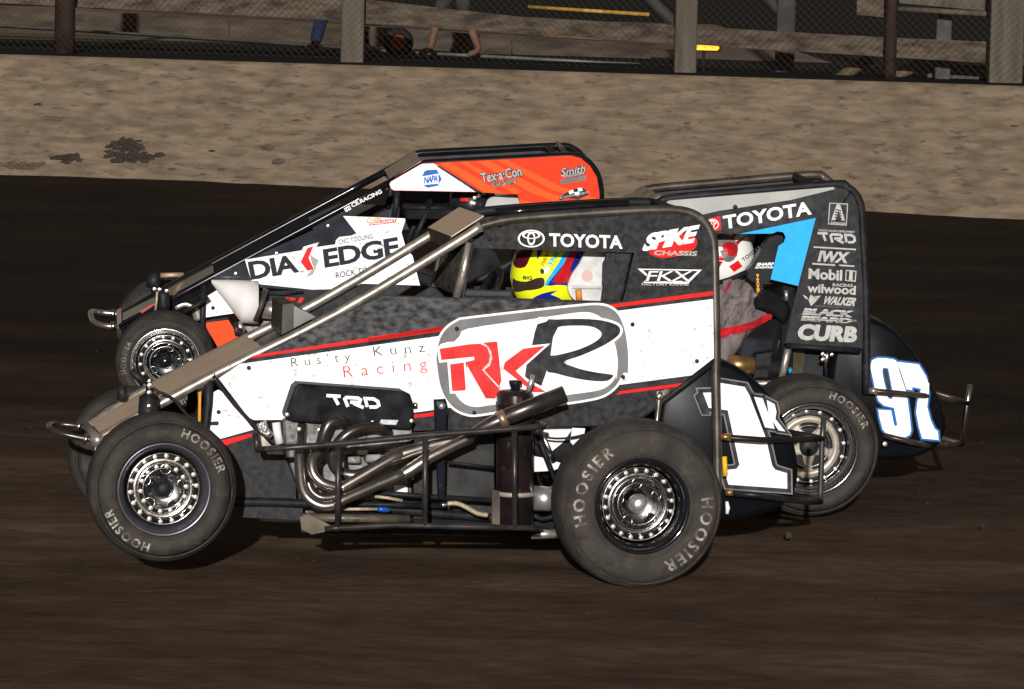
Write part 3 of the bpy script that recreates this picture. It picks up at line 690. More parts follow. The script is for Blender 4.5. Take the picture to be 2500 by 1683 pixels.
# lettering
A.text('team_lettering', "Rus'ty", p1('Z7', 612, 1140), p1('Z7', 1190, 1075), p1('Z7', 600, 1020), e3, INK, pan, -.012, 1.7)
A.text('team_lettering', 'Kunz', p1('Z7', 1420, 1002), p1('Z7', 1918, 962), p1('Z7', 1405, 912), e3, INK, pan, -.012, 1.75)
A.text('team_lettering', 'Racing', p1('Z7', 1128, 1250), p1('Z7', 1945, 1165), p1('Z7', 1112, 1105), e3, REDP, pan, -.012, 1.75)
A.text('brand_lettering', 'TOYOTA', p1('Z3', 1130, 170), p1('Z3', 1848, 194), p1('Z3', 1128, 38), e1, WHITE2, pan, .028)
def emblem(car, c, rx, ry, lat, mat, parent, sk=0.):
    ps = []; hl = {}
    def el(cx, cy, ax, ay, k=.8, n=28):
        i = len(ps); o = circ((cx, cy), ax, n, ay); ps.append([(x + (y - c[1]) * sk, y) for x, y in o]); hl[i] = [[(x + (y - c[1]) * sk, y) for x, y in circ((cx, cy), ax * k, n, ay * k)]]
    el(c[0], c[1], rx, ry, .86); el(c[0], c[1] - ry * .38, rx * .68, ry * .42, .76); el(c[0], c[1] - ry * .02, rx * .30, ry * .80, .66)
    car.decal('brand_emblem', ps, lat, mat, parent, holes=hl)
emblem(A, p1('Z3', 952, 92), 33, 21.5, e1, WHITE2, pan)
# spike badge
A.decal('oval_badge', [smoothpoly(P('R4', '1770,405 1850,330 1960,290 2050,300 2075,340 2050,390 1960,425 1850,440'), 3)], e1, RED, pan)
A.text('badge_lettering', 'SPIKE', p1('R4', 1722, 402), p1('R4', 2050, 345), p1('R4', 1768, 285), e2, WHITE2, pan, .05, .86)
A.text('badge_lettering', 'CHASSIS', p1('R4', 1800, 422), p1('R4', 2072, 428), p1('R4', 1808, 392), e2, SILVERPRINT, pan, .03)
A.text('brand_lettering', 'FKX', p1('R4', 1745, 590), p1('R4', 2020, 590), p1('R4', 1765, 525), e1, BLACKP, pan, .045, .9)
A.decal('brand_outline', [P('R4', '1700,508 2105,515 2030,590 2020,604 1735,598 1760,560')], PL - .0008, WHITE2, pan)
A.decal('brand_field', [P('R4', '1730,516 2080,522 2015,584 1752,592 1775,556')], PL - .0012, CARBON2, pan)
A.text('brand_outline', 'FKX', p1('R4', 1752, 586), p1('R4', 2028, 586), p1('R4', 1772, 524), e2, WHITE2, pan, .0, .9)
A.text('brand_lettering', 'FACTORY KAHNE', p1('R4', 1725, 614), p1('R4', 2022, 616), p1('R4', 1727, 598), e1, SILVERPRINT, pan, .02)
for x, y in P('R4', '1668,860 2075,1092 558,888 668,1418 1330,255') + P('Z7', '190,1118 700,838') + P('R4', '765,318 1608,1192'): A.bolt(x, y, PL - .012, .008, BLACKM, pan)
# curved carbon panel inside the window, far window edge
A.block('cockpit_panel', P('R4', '1500,385 1672,392 1640,560 1600,720 1470,720 1490,560'), PL + .03, PL + .06, CARBON, bev=.01)
A.block('cockpit_sill', P('R4', '600,640 900,652 905,690 596,684'), PL + .05, PL + .12, M('sill_grey', (.05, .051, .053), .5, var=.2), bev=.008)
# slatted screen between the two windscreen posts
t0 = A.L(*p1('R4', 632, 372), FL); b0 = A.L(*p1('R4', 560, 676), FL)
SLAT = M('screen_bar', (.055, .052, .048), .4, .5, var=.4, vs=40, dirt=.5, ds=90, thr=.58)
for i in range(13):
    y = FL + .035 + i * (2 * (A.c - FL) - .07) / 12
    A.tubeL('screen_bar', [Vector((t0.x, y, t0.z)), Vector((b0.x, y, b0.z))], .011, SLAT, n=6)
# seat and head rest
A.panel('head_rest', smoothpoly(P('R4', '1385,395 1500,398 1505,520 1482,715 1330,712 1285,690 1262,645 1262,600 1290,535 1330,480'), 3), .60, M('brushed_aluminium', (.52, .52, .51), .45, .25, var=.16, vs=20, dirt=.3, ds=40), th=.02)
A.panel('head_rest_shelf', P('R4', '1282,612 1500,622 1505,636 1290,632'), .585, ALU, th=.05)
A.tube('strap', [(*p1('R4', 1325, 640), .58), (*p1('R4', 1330, 708), .58)], .012, STRAP)
sb = A.L(*p1('R4', 1420, 1000), .58)
A.boxL('seat', (sb.x + .06, A.c, sb.z + .02), (.06, .40, .62), DARK, bev=.02)
A.boxL('seat_base', (sb.x - .12, A.c, sb.z - .26), (.40, .40, .06), DARK, bev=.02)
A.decal('head_rest_sticker', [circ(p1('Z3', 1500, 460), 14, 18)], .598, M('pink_print', (.62, .42, .40), .5, var=.1))
# steering wheel
sw = A.L(1180, 740, A.c); V, F = lathe([(.135 + .014 * math.cos(k * math.pi / 4), .014 * math.sin(k * math.pi / 4)) for k in range(8)], 32, closed=True)
rm = Matrix.Rotation(R_(90), 3, 'Z') @ Matrix.Rotation(R_(25), 3, 'X')
obj_from('steering_wheel', [rm @ Vector(v) + sw for v in V], F, BLACKM, A.e, True)
# lower front: white triangle panel, red line, carbon belly
tp = A.panel('front_lower_panel', P('Z1', '1690,395 1740,368 1790,400 2085,760 1760,850 1640,745'), PL + .03, WHITE)
A.decal('red_stripe', [P('Z1', '1765,868 2065,795 2068,828 1800,920')], PL + .035, RED)
A.panel('belly_panel', P('Z1', '1740,850 2085,762 2300,800 2500,1300 2500,1560 1850,1560 1700,1200'), PL + .04, CARBON2)
A.panel('belly_panel', P('R1', '1330,930 1860,960 1850,1075 1330,1050'), PL + .035, CARBON2)
A.tube('front_tube', [(*q, PL - .005) for q in P('Z1', '1690,232 1760,340 1900,520 2060,690 2270,905')], .007, M('dark_purple_tube', (.025, .018, .03), .35, .3), sm=2)
A.tube('front_post', [(*q, FL) for q in P('Z1', '1650,235 1640,500 1610,760 1600,1100')], .018, BLACKM)
A.tube('front_post', [(*q, FL) for q in P('Z1', '1650,235 1640,500 1610,760 1600,1100')], .018, BLACKM, mirror=True)
A.panel('strap', P('Z1', '1545,365 1572,360 1565,690 1540,680'), FL + .08, STRAP, th=.01)
for p in P('Z1', '1742,588'): A.bolt(*p, PL + .025, .008, BLACKM, tp)
A.panel('latch', P('Z1', '1660,685 1735,680 1745,700 1730,718 1660,715'), PL + .022, BLACKM, th=.008)
# front bumper
bu = [(*p1('Z1', 580, 868), FL + .05), (*p1('Z1', 440, 850), FL + .05), (*p1('Z1', 250, 810), FL + .06), (*p1('Z1', 160, 785), FL + .08), (*p1('Z1', 100, 760), .60), (*p1('Z1', 75, 735), .74), (*p1('Z1', 90, 712), .90), (*p1('Z1', 150, 705), .98), (*p1('Z1', 300, 716), .98), (*p1('Z1', 430, 738), .98)]
A.tube('front_bumper', bu, .012, M('bumper_steel', (.10, .088, .08), .3, .8, var=.3), sm=3)
A.tube('bumper_clamp', [(*p1('Z1', 420, 850), FL + .05), (*p1('Z1', 450, 856), FL + .05)], .021, CHROME); A.tube('bumper_clamp', [(*p1('Z1', 350, 722), .98), (*p1('Z1', 385, 730), .98)], .021, CHROME)
A.tube('nose_cross_tube', [(*p1('Z1', 555, 862), FL), (*p1('Z1', 555, 862), FL + .02)], .028, STEEL)
nz = A.L(*p1('Z1', 555, 862), FL + .05); A.tubeL('nose_cross_tube', [nz, A.mir(nz)], .018, STEEL)
# front damper and steering
sh = [(*p1('Z1', 1065, 335), .40), (*p1('Z1', 1062, 400), .40), (*p1('Z1', 1058, 440), .40), (*p1('Z1', 1052, 600), .40), (*p1('Z1', 1040, 760), .40)]
A.tube('damper', sh, [.012, .016, .036, .037, .030], BLACKM, n=16)
A.bolt(*p1('Z1', 1068, 328), .385, .013, CHROME); A.bolt(*p1('Z1', 1062, 398), .385, .011, CHROME); A.bolt(*p1('Z1', 1060, 530), .36, .010, CHROME)
A.tube('steering_arm', [(*p1('Z1', 885, 185), .40), (*p1('Z1', 950, 240), .40), (*p1('Z1', 1010, 300), .40)], [.012, .016, .02], BLACKM)
A.tube('steering_arm', [(*p1('Z1', 800, 330), .9), (*p1('Z1', 790, 470), .9)], .018, BLACKM)
A.tube('brake_hose', [(*q, .38) for q in P('Z1', '1135,385 1230,420 1310,470 1390,570 1470,640 1530,645')], .0055, BLACKM, sm=4)
A.tube('radius_rod', [(*p1('Z1', 1500, 640), .40), (*p1('Z1', 1100, 820), .40)], .011, BLACKM)
A.tube('radius_rod', [(*p1('Z1', 1560, 1180), .40), (*p1('Z1', 1200, 1350), .36)], .011, BLACKM)
# engine
A.block('engine_block', P('R2', '300,430 1190,480 1180,1150 880,1180 420,1100 300,700'), .60, .98, CAST, bev=.02)
A.block('cylinder_head', P('R2', '275,420 340,432 1180,480 1190,560 1100,640 700,640 400,600 285,600'), .40, .62, CAST, bev=.012)
hd = A.block('valve_cover', P('R2', '284,386 348,192 378,166 1122,220 1165,246 1184,300 1186,468 1160,492 330,432 290,412'), .33, .452, M('cover_black', (.006, .006, .008), .42, rgb2=(.022, .022, .024), vs=16, dirt=.25, ds=30, thr=.6, spec=.02), bev=.012, seg=3)
trd(A, p1('R2', 592, 322), p1('R2', 950, 342), p1('R2', 572, 250), .326, WHITE2, hd, 8.)
A.decal('maker_plate', [P('R2', '960,420 1082,424 1065,458 945,452')], .326, M('plate_print', (.45, .52, .55), .4, var=.3, vs=90), hd)
for x, y in P('R2', '380,488 520,494 580,425 898,440 1175,430 295,385'): A.bolt(x, y, .325, .009, ALU, hd, 'bolt')
A.tube('filler_cap', [(*p1('R2', 1190, 318), .42), (*p1('R2', 1212, 318), .42)], .012, CHROME)
for i, (x, y, s) in enumerate([(820, 640, 40), (900, 690, 55), (760, 700, 45), (1080, 630, 40), (1010, 640, 35), (980, 900, 60), (1090, 920, 50), (330, 520, 36)]):
    v = A.L(*p1('R2', x, y), .56); k = s / 2.904 / 672
    A.boxL('engine_casting', (v.x, v.y, v.z), (k * 2.2, .07, k * 1.2), CAST if i % 3 else PALE, bev=.008)
A.tube('white_hose_bracket', [(*q, .44) for q in P('R2', '110,440 130,500 180,540')], [.02, .018, .012], M('foil_wrap', (.7, .7, .68), .25, .8, var=.2, bump=.8, bs=60))
A.tube('coolant_hose', [(*q, .47) for q in P('R2', '215,440 225,520 240,590')], .016, PALE)
A.panel('bracket', P('R2', '60,525 120,540 180,605 60,620'), .30, STEEL, th=.012)
# exhaust
ex = A.tube('exhaust_header', [(*q, l) for q, l in zip(P('R2', '520,640 470,700 478,800 545,872 660,905 690,898 1030,700 1120,660'), (.30, .27, .25, .24, .24, .24, .26, .28))], .0195, EXH, sm=4, n=14)
A.tube('header_pipe', [(*q, l) for q, l in zip(P('R2', '400,470 382,560 378,640 384,760 400,900 450,985 540,1032 640,1020 700,985 1150,790'), (.40, .34, .30, .27, .24, .22, .21, .21, .21, .25))], .020, EXH, ex, sm=4, n=14)
A.tube('header_pipe', [(*q, l) for q, l in zip(P('R2', '740,480 690,440 640,428 590,450 555,520 535,600 500,660'), (.38, .32, .29, .28, .28, .29, .30))], .0215, EXHD, ex, sm=4, n=14)
A.tube('header_pipe', [(*q, l) for q, l in zip(P('R2', '1010,520 940,478 850,475 760,500 690,550 640,610 610,690 640,770 720,810 830,800 1030,690'), (.38, .33, .30, .29, .29, .30, .31, .32, .32, .31, .30))], .0205, EXHD, ex, sm=4, n=14)
A.tube('header_pipe', [(*q, l) for q, l in zip(P('R2', '440,860 470,930 540,975 640,965 720,925'), (.31, .30, .29, .29, .29))], .018, EXHD, ex, sm=4, n=14)
A.tube('collector', [(*q, l) for q, l in zip(P('R2', '1000,712 1060,682 1250,622 1420,580 1560,545'), (.28, .28, .28, .28, .28))], [.0205, .027, .024, .021, .019], EXH, ex, sm=2, n=14)
A.tube('collector', [(*q, l) for q, l in zip(P('R2', '1100,812 1160,782 1300,690 1480,600 1600,545'), (.25, .25, .25, .26, .27))], [.0205, .026, .023, .021, .022], EXH, ex, sm=2, n=14)
A.tube('tail_pipe', [(*q, l) for q, l in zip(P('R2', '1560,560 1640,500 1700,470 1800,425 1840,408 1870,392 2262,238'), (.27, .25, .24, .23, .23, .22, .20))], [.020, .020, .024, .029, .030, .0315, .0315], EXHD, ex, n=16)
A.tube('pipe_clamp', [(*q, .23) for q in P('R2', '1790,430 1845,405')], .0335, M('clamp_bronze', (.35, .25, .17), .4, .7, var=.3), ex, n=16)
ev = A.L(*p1('R2', 2264, 237), .20); ed = (ev - A.L(*p1('R2', 1870, 392), .22)).normalized()
A.tubeL('pipe_mouth', [ev - ed * .002, ev + ed * .001], .0285, DARK, ex, n=16)
# oil tank
tx = .30; c0 = A.L(*p1('R2', 1910, 240), tx + .07); c1 = A.L(*p1('R2', 1908, 1185), tx + .07)
ot = A.tubeL('oil_tank', [c0 + Vector((0, 0, .018)), c0 + Vector((0, 0, .012)), c0, c0 - Vector((0, 0, .004)), c1], [.030, .060, .068, .069, .069], MAROON, n=28)
A.tubeL('tank_collar', [c0 + Vector((0, 0, -.03)), c0 + Vector((0, 0, -.045))], .0715, MAROON, ot, n=28)
A.tubeL('tank_cap', [c0 + Vector((0, 0, .015)), c0 + Vector((0, 0, .034)), c0 + Vector((0, 0, .036)), c0 + Vector((0, 0, .05))], [.017, .017, .024, .024], BLACKM, ot, n=14)
A.tubeL('tank_fitting', [c0 + Vector((.042, -.03, .01)), c0 + Vector((.052, -.03, .045)), c0 + Vector((.06, -.03, .075))], [.009, .011, .007], ALU, ot)
cb = A.L(*p1('R2', 1908, 942), tx + .07); A.tubeL('tank_band', [cb - Vector((0, 0, .008)), cb + Vector((0, 0, .008))], .0705, M('pale_band', (.33, .30, .26), .5, .3), ot, n=28)
A.panel('tank_shield', P('R2', '1745,920 1830,930 1830,1170 1745,1160'), .34, M('muddy_shield', (.07, .06, .05), .7, var=.4, vs=10), th=.01)
# nerf bar
OUTM = M('outrigger_steel', (.11, .092, .072), .45, .5, var=.35, vs=12, dirt=.5, ds=24, thr=.55)
nl = .13; NB = M('nerf_bar', (.045, .043, .042), .35, .5, var=.3, vs=14, dirt=.45, ds=30, thr=.58)
nb = A.tube('nerf_bar', [(*q, l) for q, l in zip(P('R2', '78,632 300,620 660,592 1270,532 1700,500 2060,470 2120,462'), (.20, nl, nl, nl, nl, nl, .2))], .0115, NB, sm=2)
for (x0, y0, x1, y1) in ((655, 595, 652, 1185), (1272, 535, 1270, 1178), (1905, 488, 1908, 1190)): A.tube('upright', [(*p1('R2', x0, y0), nl), (*p1('R2', x1, y1), nl)], .0105, NB, nb)
A.tube('lower_bar', [(*q, nl) for q in P('R2', '560,1195 660,1188 1040,1168 1600,1180 2080,1192')], .0105, NB, nb)
A.tube('bar_end', [(*p1('R2', 70, 520), .22), (*p1('R2', 82, 632), .2)], .012, NB, nb)
A.tube('outrigger', [(*p1('R2', 400, 1115), .2), (*p1('R2', 1160, 1125), .2)], .016, OUTM, nb); A.panel('gusset', P('R2', '385,1110 440,1090 600,1170 640,1200 470,1235 395,1200'), .16, OUTM, th=.006, parent=nb)
A.panel('skid_plate', P('R2', '385,1205 2090,1195 2120,1215 2000,1250 400,1222'), .42, DARK, th=.02)
A.tube('yoke', [(*q, l) for q, l in zip(P('R2', '2060,500 2100,470 2050,455'), (.15, .2, .3))], .016, NB, nb)
# torsion arm, rods, hoses between nerf bar and belly
ta = A.block('torsion_arm', P('R2', '1335,280 1420,275 1432,330 1415,980 1365,980 1345,500'), .36, .385, NAVY, bev=.006)
A.tube('arm_bolt', [(*p1('R2', 1388, 322), .34), (*p1('R2', 1388, 322), .37)], .014, ALU, ta, n=14); A.tube('arm_bolt', [(*p1('R2', 1402, 1026), .33), (*p1('R2', 1402, 1026), .38)], .0115, CHROME, ta, n=14)
A.tube('brake_rod', [(*q, .38) for q in P('R2', '1430,722 1760,762')], .006, BLACKM)
A.tube('radius_rod', [(*q, .38) for q in P('R2', '900,935 1180,958 1760,995')], .010, BLACKM)
A.tube('radius_rod', [(*q, .42) for q in P('R2', '690,1015 1400,1035')], .010, BLACKM)
A.tube('braided_hose', [(*q, .33) for q in P('R2', '1430,1015 1500,1015 1570,1045 1640,1085 1715,1098')], .009, TANHOSE, sm=4)
A.tube('brake_line', [(*q, .36) for q in P('R2', '680,1055 930,1055')], .006, TANHOSE); A.tube('line_fitting', [(*q, .36) for q in P('R2', '930,1055 955,1056 1000,1060 1025,1062')], [.008, .011, .011, .007], BLUEFIT)
A.tube('fuel_line', [(*q, .36) for q in P('R2', '915,965 1000,975 1110,995')], .006, TANHOSE)
A.panel('belly_panel', P('R2', '1190,480 1760,520 1760,1180 1190,1180'), .52, M('muddy_belly', (.012, .012, .013), .55, rgb2=(.04, .039, .038), vs=10, dirt=.3), th=.004)
A.panel('floor_pan', P('R2', '100,1100 2300,1150 2300,1215 100,1140'), .50, DARK, th=.5)
# rear suspension seen ahead of the wheel
A.tube('drive_tube', [(*q, .40) for q in P('R2', '2040,975 2190,985')], .046, ALU, n=20)
A.panel('seat_side_plate', P('R3', '150,455 420,460 350,560 250,640 160,560'), .56, PALE, th=.01)
A.panel('seat_side_plate', P('R3', '412,462 500,466 482,575 440,608 400,560'), .50, PALE, th=.01)
A.panel('brake_shield', P('R3', '148,655 230,670 372,715 280,755 148,762'), .50, PALE, th=.01)
A.tube('torsion_link', [(*q, .40) for q in P('R3', '165,490 225,640 300,830')], .010, BLACKM); A.tube('chain_hose', [(*q, .44) for q in P('R3', '195,480 250,600 285,690')], .009, CHROME)
A.tube('brake_line', [(*q, .44) for q in P('R3', '180,515 300,535 450,520 620,465')], .004, BLACKM, sm=3)
A.tube('lower_hose', [(*q, .42) for q in P('R3', '150,1060 210,1085 300,1060')], .010, BLACKM, sm=3); A.tube('jacob_ladder', [(*q, .42) for q in P('R3', '150,1005 260,1010')], .014, GOLD)
A.tube('rear_lower_tube', [(*q, .44) for q in P('R3', '130,1190 330,1185')], .018, STEEL)
A.tube('diagonal_tube', [(*q, FL) for q in P('R3', '1400,-10 1180,165 820,430 640,560')], .013, BLACKM)
dm = A.tube('rear_damper', [(*q, .40) for q in P('R3', '1012,215 1006,250 1000,330 988,440 975,560')], [.012, .013, .011, .008, .02], CHROME); A.bolt(*p1('R3', 1010, 248), .385, .014, CHROME, dm, 'bolt')
A.tube('rear_panel_strut', [(*p1('R3', 1080, 205), .46), (*p1('R3', 1012, 240), .42)], .012, STEEL)
# tail tank
def tailtank(car, outline, lat0, lat1, mat):
    pts = [car.L(x, y, lat0) for x, y in outline]; cx = sum(p.x for p in pts) / len(pts); cz = sum(p.z for p in pts) / len(pts); V = []; n = len(pts)
    prof = [(0., .90), (.02, .955), (.06, .985), (.16, 1.), (.5, 1.01), (.84, 1.), (.94, .985), (.98, .955), (1., .90)]
    for t, s in prof:
        for p in pts: V.append((cx + (p.x - cx) * s / .93, lat0 + (lat1 - lat0) * t, cz + (p.z - cz) * s / .93))
    F = [(i * n + k, i * n + (k + 1) % n, (i + 1) * n + (k + 1) % n, (i + 1) * n + k) for i in range(len(prof) - 1) for k in range(n)]
    F += [tuple(range(n)), tuple((len(prof) - 1) * n + k for k in range(n))]
    o = obj_from('tail_tank', V, F, mat, car.e, smooth=True)
    return o
tk = smoothpoly(P('Z5', '-230,30 -100,-30 120,-30 270,20 400,110 520,220 610,350 680,500 735,640 760,780 762,900 740,1000 680,1090 560,1160 380,1215 200,1240 0,1225 -200,1150 -330,950 -360,600 -330,250'), 2)
TL = .52
tank = tailtank(A, tk, TL, 2 * A.c - TL, TANK)
one = P('R3', '1305,222 1422,218 1425,155 1590,182 1622,238 1735,530 1778,720 1800,748 1880,772 1882,878 1480,850 1450,752 1535,742 1555,715 1475,342 1420,335 1345,325')
K = P('R3', '1655,250 1712,260 1755,372 1742,272 1795,300 1808,352 1800,400 1868,487 1822,478 1778,412 1795,468 1730,458')
td = TL - .003
A.decal('number_outline', [offset(one, 13), offset(K, 9)], td, GREY, tank); A.decal('number_shadow', [offset(one, 9.5), offset(K, 6)], td - .0012, BLACKP, tank)
A.decal('number_digit', [one, K], td - .0026, WHITE2, tank)
A.decal('number_flag_shadow', [P('R3', '1240,240 1275,208 1300,212 1345,330 1360,335 1360,380 1295,378')], td - .0008, GREY, tank)
A.decal('number_flag_shadow', [P('R3', '1250,243 1280,216 1302,222 1340,328 1352,372 1300,370')], td - .0018, BLACKP, tank)
# rear bumper
RB = M('rear_bumper_bar', (.02, .019, .018), .35, .4, var=.3, dirt=.4, ds=30)
rb = A.tube('rear_bumper', [(*q, l) for q, l in zip(P('R3', '1425,522 1500,530 1700,545 1885,545 2000,540 2118,535'), (FL, .46, .46, .50, .62, .74))], .0125, RB)
A.tube('bumper_bar', [(*q, l) for q, l in zip(P('R3', '1470,903 1700,925 1900,955 2020,968 2110,965'), (FL, .46, .50, .64, .74))], .0125, RB, rb)
A.tube('bumper_upright', [(*q, .74) for q in P('R3', '2132,392 2120,540 2108,905 2106,970')], .0115, M('bumper_upright', (.07, .07, .072), .35, .6, var=.2), rb)
A.tube('bumper_bar', [(*q, l) for q, l in zip(P('R3', '1425,522 1500,530 1700,545 1885,545 2000,540 2118,535'), (FL, .46, .46, .50, .62, .74))], .0125, RB, rb, mirror=True)
A.tube('bumper_bar', [(*q, l) for q, l in zip(P('R3', '1470,903 1700,925 1900,955 2020,968 2110,965'), (FL, .46, .50, .64, .74))], .0125, RB, rb, mirror=True)
A.tube('mount_pin', [(*p1('R3', 1420, 522), FL - .03), (*p1('R3', 1495, 525), FL - .04)], .013, GOLD, rb); A.tube('mount_pin', [(*p1('R3', 1460, 903), FL - .03), (*p1('R3', 1510, 905), FL - .04)], .013, GOLD, rb)
A.tube('yellow_hose', [(*q, FL - .06) for q in P('R3', '1452,658 1455,720 1458,790')], .0095, YEL)
A.tube('tow_hook', [(*q, FL - .02) for q in P('R3', '1468,965 1475,1010 1470,1050')], [.006, .009, .006], PALE)

# ------------------------------------------------------------------ parts shared by the other two cars
def clone(car, src, delta, names, mat=None):
    for o in list(src.e.children):
        if o.name.split('.')[0] not in names: continue
        c = o.copy(); COL.objects.link(c); c.parent = car.e; c.location = Vector(o.location) + delta
        if mat: c.data = o.data.copy(); c.data.materials[0] = mat
        for g in o.children:
            if 'number' in g.name or 'lettering' in g.name: continue
            d = g.copy(); COL.objects.link(d); d.parent = c
            if mat: d.data = g.data.copy(); d.data.materials[0] = mat

# ------------------------------------------------------------------ far car: orange and black
B = Car('midget_race_car', 'orange and white midget race car with black nose, farthest left behind the white car', (402, 1010), .05, 5., 3., G)
BP = .46; BF = .485
bLF = B.L(404, 888, .0); bLF.z = max(bLF.z, .23)
wheel(B, bLF, .242, .166, .20, depth=.05, spokes=6, face=BLACK, lip=CHROME, spoke=BLACKM, rings=((.90, 16),), hubmat=BLACK, letters=(195, 330), hubr=.036, spw=.045, dish=MATS['dish_black_chrome'])
bRF = Vector((bLF.x, 1.26, .25)); wheel(B, bRF, .245, .166, .2, depth=.05, letters=())
bLR = Vector((bLF.x + 1.74, .0, .29)); wheel(B, bLR, .29, .166, .30, depth=.07, letters=()); bRR = Vector((bLR.x, 1.2, .30)); wheel(B, bRR, .3, .166, .32, depth=.07, letters=())
B.tubeL('front_axle', [bLF + Vector((0, .05, 0)), bRF], .026, BLACKM); B.tubeL('rear_axle', [bLR + Vector((0, .08, 0)), bRR], .028, BLACKM)
hN = [(292, 797, BF + .06), (409, 736, BF), (524, 674, BF), (760, 548, BF), (952, 446, BF)]
B.tube('frame_tube', hN, .0185, BLACK, sm=2); B.tube('frame_tube', hN, .0185, BLACK, sm=2, mirror=True)
rN = [(952, 446, BF)] + [(*q, BF) for q in P('R7', '480,340 610,268 760,254 1300,226 1780,202 1900,222 1980,288 2030,380 2050,500 2060,800 2080,1300 2090,1700')]
B.tube('roll_cage_tube', rN, .019, BLACK, sm=3); B.tube('roll_cage_tube', rN, .019, BLACK, sm=3, mirror=True)
v = B.L(*p1('R7', 1690, 208), BF); B.tubeL('roof_bar', [v, B.mir(v)], .017, BLACKM)
B.tube('roof_strut', [(*p1('R7', 1700, 100), 1.0), (*p1('R7', 1770, 195), .80)], .014, CHROME)
B.tube('windscreen_post', [(*q, BF) for q in P('R7', '400,480 390,600 370,720')], .016, BLACKM); B.tube('windscreen_post', [(*q, BF) for q in P('R7', '400,480 390,600 370,720')], .016, BLACKM, mirror=True)
q = P('R7', '592,262 338,418'); a0, a1 = B.L(*q[0], BF - .012), B.L(*q[1], BF - .012); up = Vector((0, 0, .012))
slab(B, 'roof_deflector', [a0 + up, B.mir(a0) + up, B.mir(a1) + up, a1 + up], .004, M('pinkish_dust_plate', (.30, .23, .19), .6, .15, var=.2, vs=12, dirt=.4, ds=26, thr=.57))
rp = P('R7', '620,285 1640,225 1700,420 640,480'); B.panel('far_inner_panel', rp, BP + .01, M('inner_grey', (.035, .035, .037), .6, var=.2), mirror=True)
roofout = P('R7', '335,432 345,412 595,268 690,262 740,258 1300,230 1800,200 1890,222 1965,285 2020,375 2040,500 2050,800 2060,1250 1560,1250 1500,900 1360,640 1395,570 1375,515 1290,512 1045,497 372,484 348,470')
bp = B.panel('roof_side_panel', roofout, BP, ORANGE)
B.panel('roof_side_panel', roofout, BP, BLACKM, mirror=True)
B.decal('white_field', P('R7', '337,432 347,414 595,270 690,264 742,290 1030,494 372,482 350,468'), BP - .0015, WHITE, bp)
B.decal('black_stripe', [P('R7', '712,283 745,285 1090,500 1040,496')], BP - .003, BLACKP, bp)
B.decal('light_orange_stripe', [P('R7', '750,262 830,258 1260,508 1110,500'), P('R7', '905,254 960,250 1420,500 1350,512')], BP - .0015, ORANGE2, bp)
for s in ('1040,247 1150,241 1560,470 1980,640 1880,660 1480,500', '1210,237 1285,233 1700,440 2046,560 2048,610 1640,470', '1400,560 1640,610 1560,700 1400,640'): B.decal('light_orange_stripe', [P('R7', s)], BP - .0015, ORANGE2, bp)
hexa = P('R7', '585,405 618,330 640,318 718,314 756,375 758,395 728,446 650,462 622,450')
B.decal('napa_badge', [hexa], BP - .003, NAPAB, bp); B.decal('napa_band', [P('R7', '590,372 745,345 758,385 738,428 600,440 588,405')], BP - .0042, WHITE2, bp)
B.text('napa_lettering', 'NAPA', p1('R7', 614, 430), p1('R7', 728, 412), p1('R7', 620, 372), BP - .0055, NAPAB, bp, .04, .85); B.decal('napa_point', [P('R7', '732,342 758,385 736,430')], BP - .005, NAPAB, bp)
def shadowtext(car, name, body, bl, br, tl, lat, parent, bold=.02, fill=SILVERPRINT, edge=BLACKP, be=.10, sp=1.):
    car.text(name + '_outline', body, (bl[0] - 1.5, bl[1] + 2), (br[0] + 2, br[1] + 2), (tl[0] - 1.5, tl[1] - 1.5), lat, edge, parent, be, sp); car.text(name, body, bl, br, tl, lat - .0014, fill, parent, bold, sp)
shadowtext(B, 'sponsor_lettering', 'Tex·a·Con', p1('R7', 1085, 425), p1('R7', 1412, 365), p1('R7', 1072, 345), BP - .003, bp, .02)
shadowtext(B, 'sponsor_lettering', 'Cut Stone', p1('R7', 1172, 458), p1('R7', 1365, 418), p1('R7', 1166, 418), BP - .003, bp, .0)
shadowtext(B, 'sponsor_lettering', 'Smith', p1('R7', 1728, 372), p1('R7', 1922, 336), p1('R7', 1738, 306), BP - .003, bp, .01)
shadowtext(B, 'sponsor_lettering', 'TITANIUM', p1('R7', 1745, 388), p1('R7', 1915, 352), p1('R7', 1745, 368), BP - .003, bp, .02)
B.decal('sponsor_plate', [P('R7', '1728,398 1930,362 1930,400 1728,434')], BP - .003, GREY, bp)
B.decal('flag_badge', [P('R7', '1712,560 1720,530 1790,490 1860,462 1915,465 1955,505 1948,520 1870,558 1790,545 1725,565')], BP - .003, BLACKP, bp)
B.decal('flag_checks', [P('R7', '1790,492 1825,476 1835,500 1800,516'), P('R7', '1862,464 1898,463 1905,486 1872,492'), P('R7', '1835,500 1872,492 1880,516 1845,524')], BP - .0045, WHITE2, bp)
B.text('sponsor_lettering', 'Cunningham', p1('R7', 1722, 560), p1('R7', 1955, 512), p1('R7', 1718, 530), BP - .0055, SILVERPRINT, bp, .01)
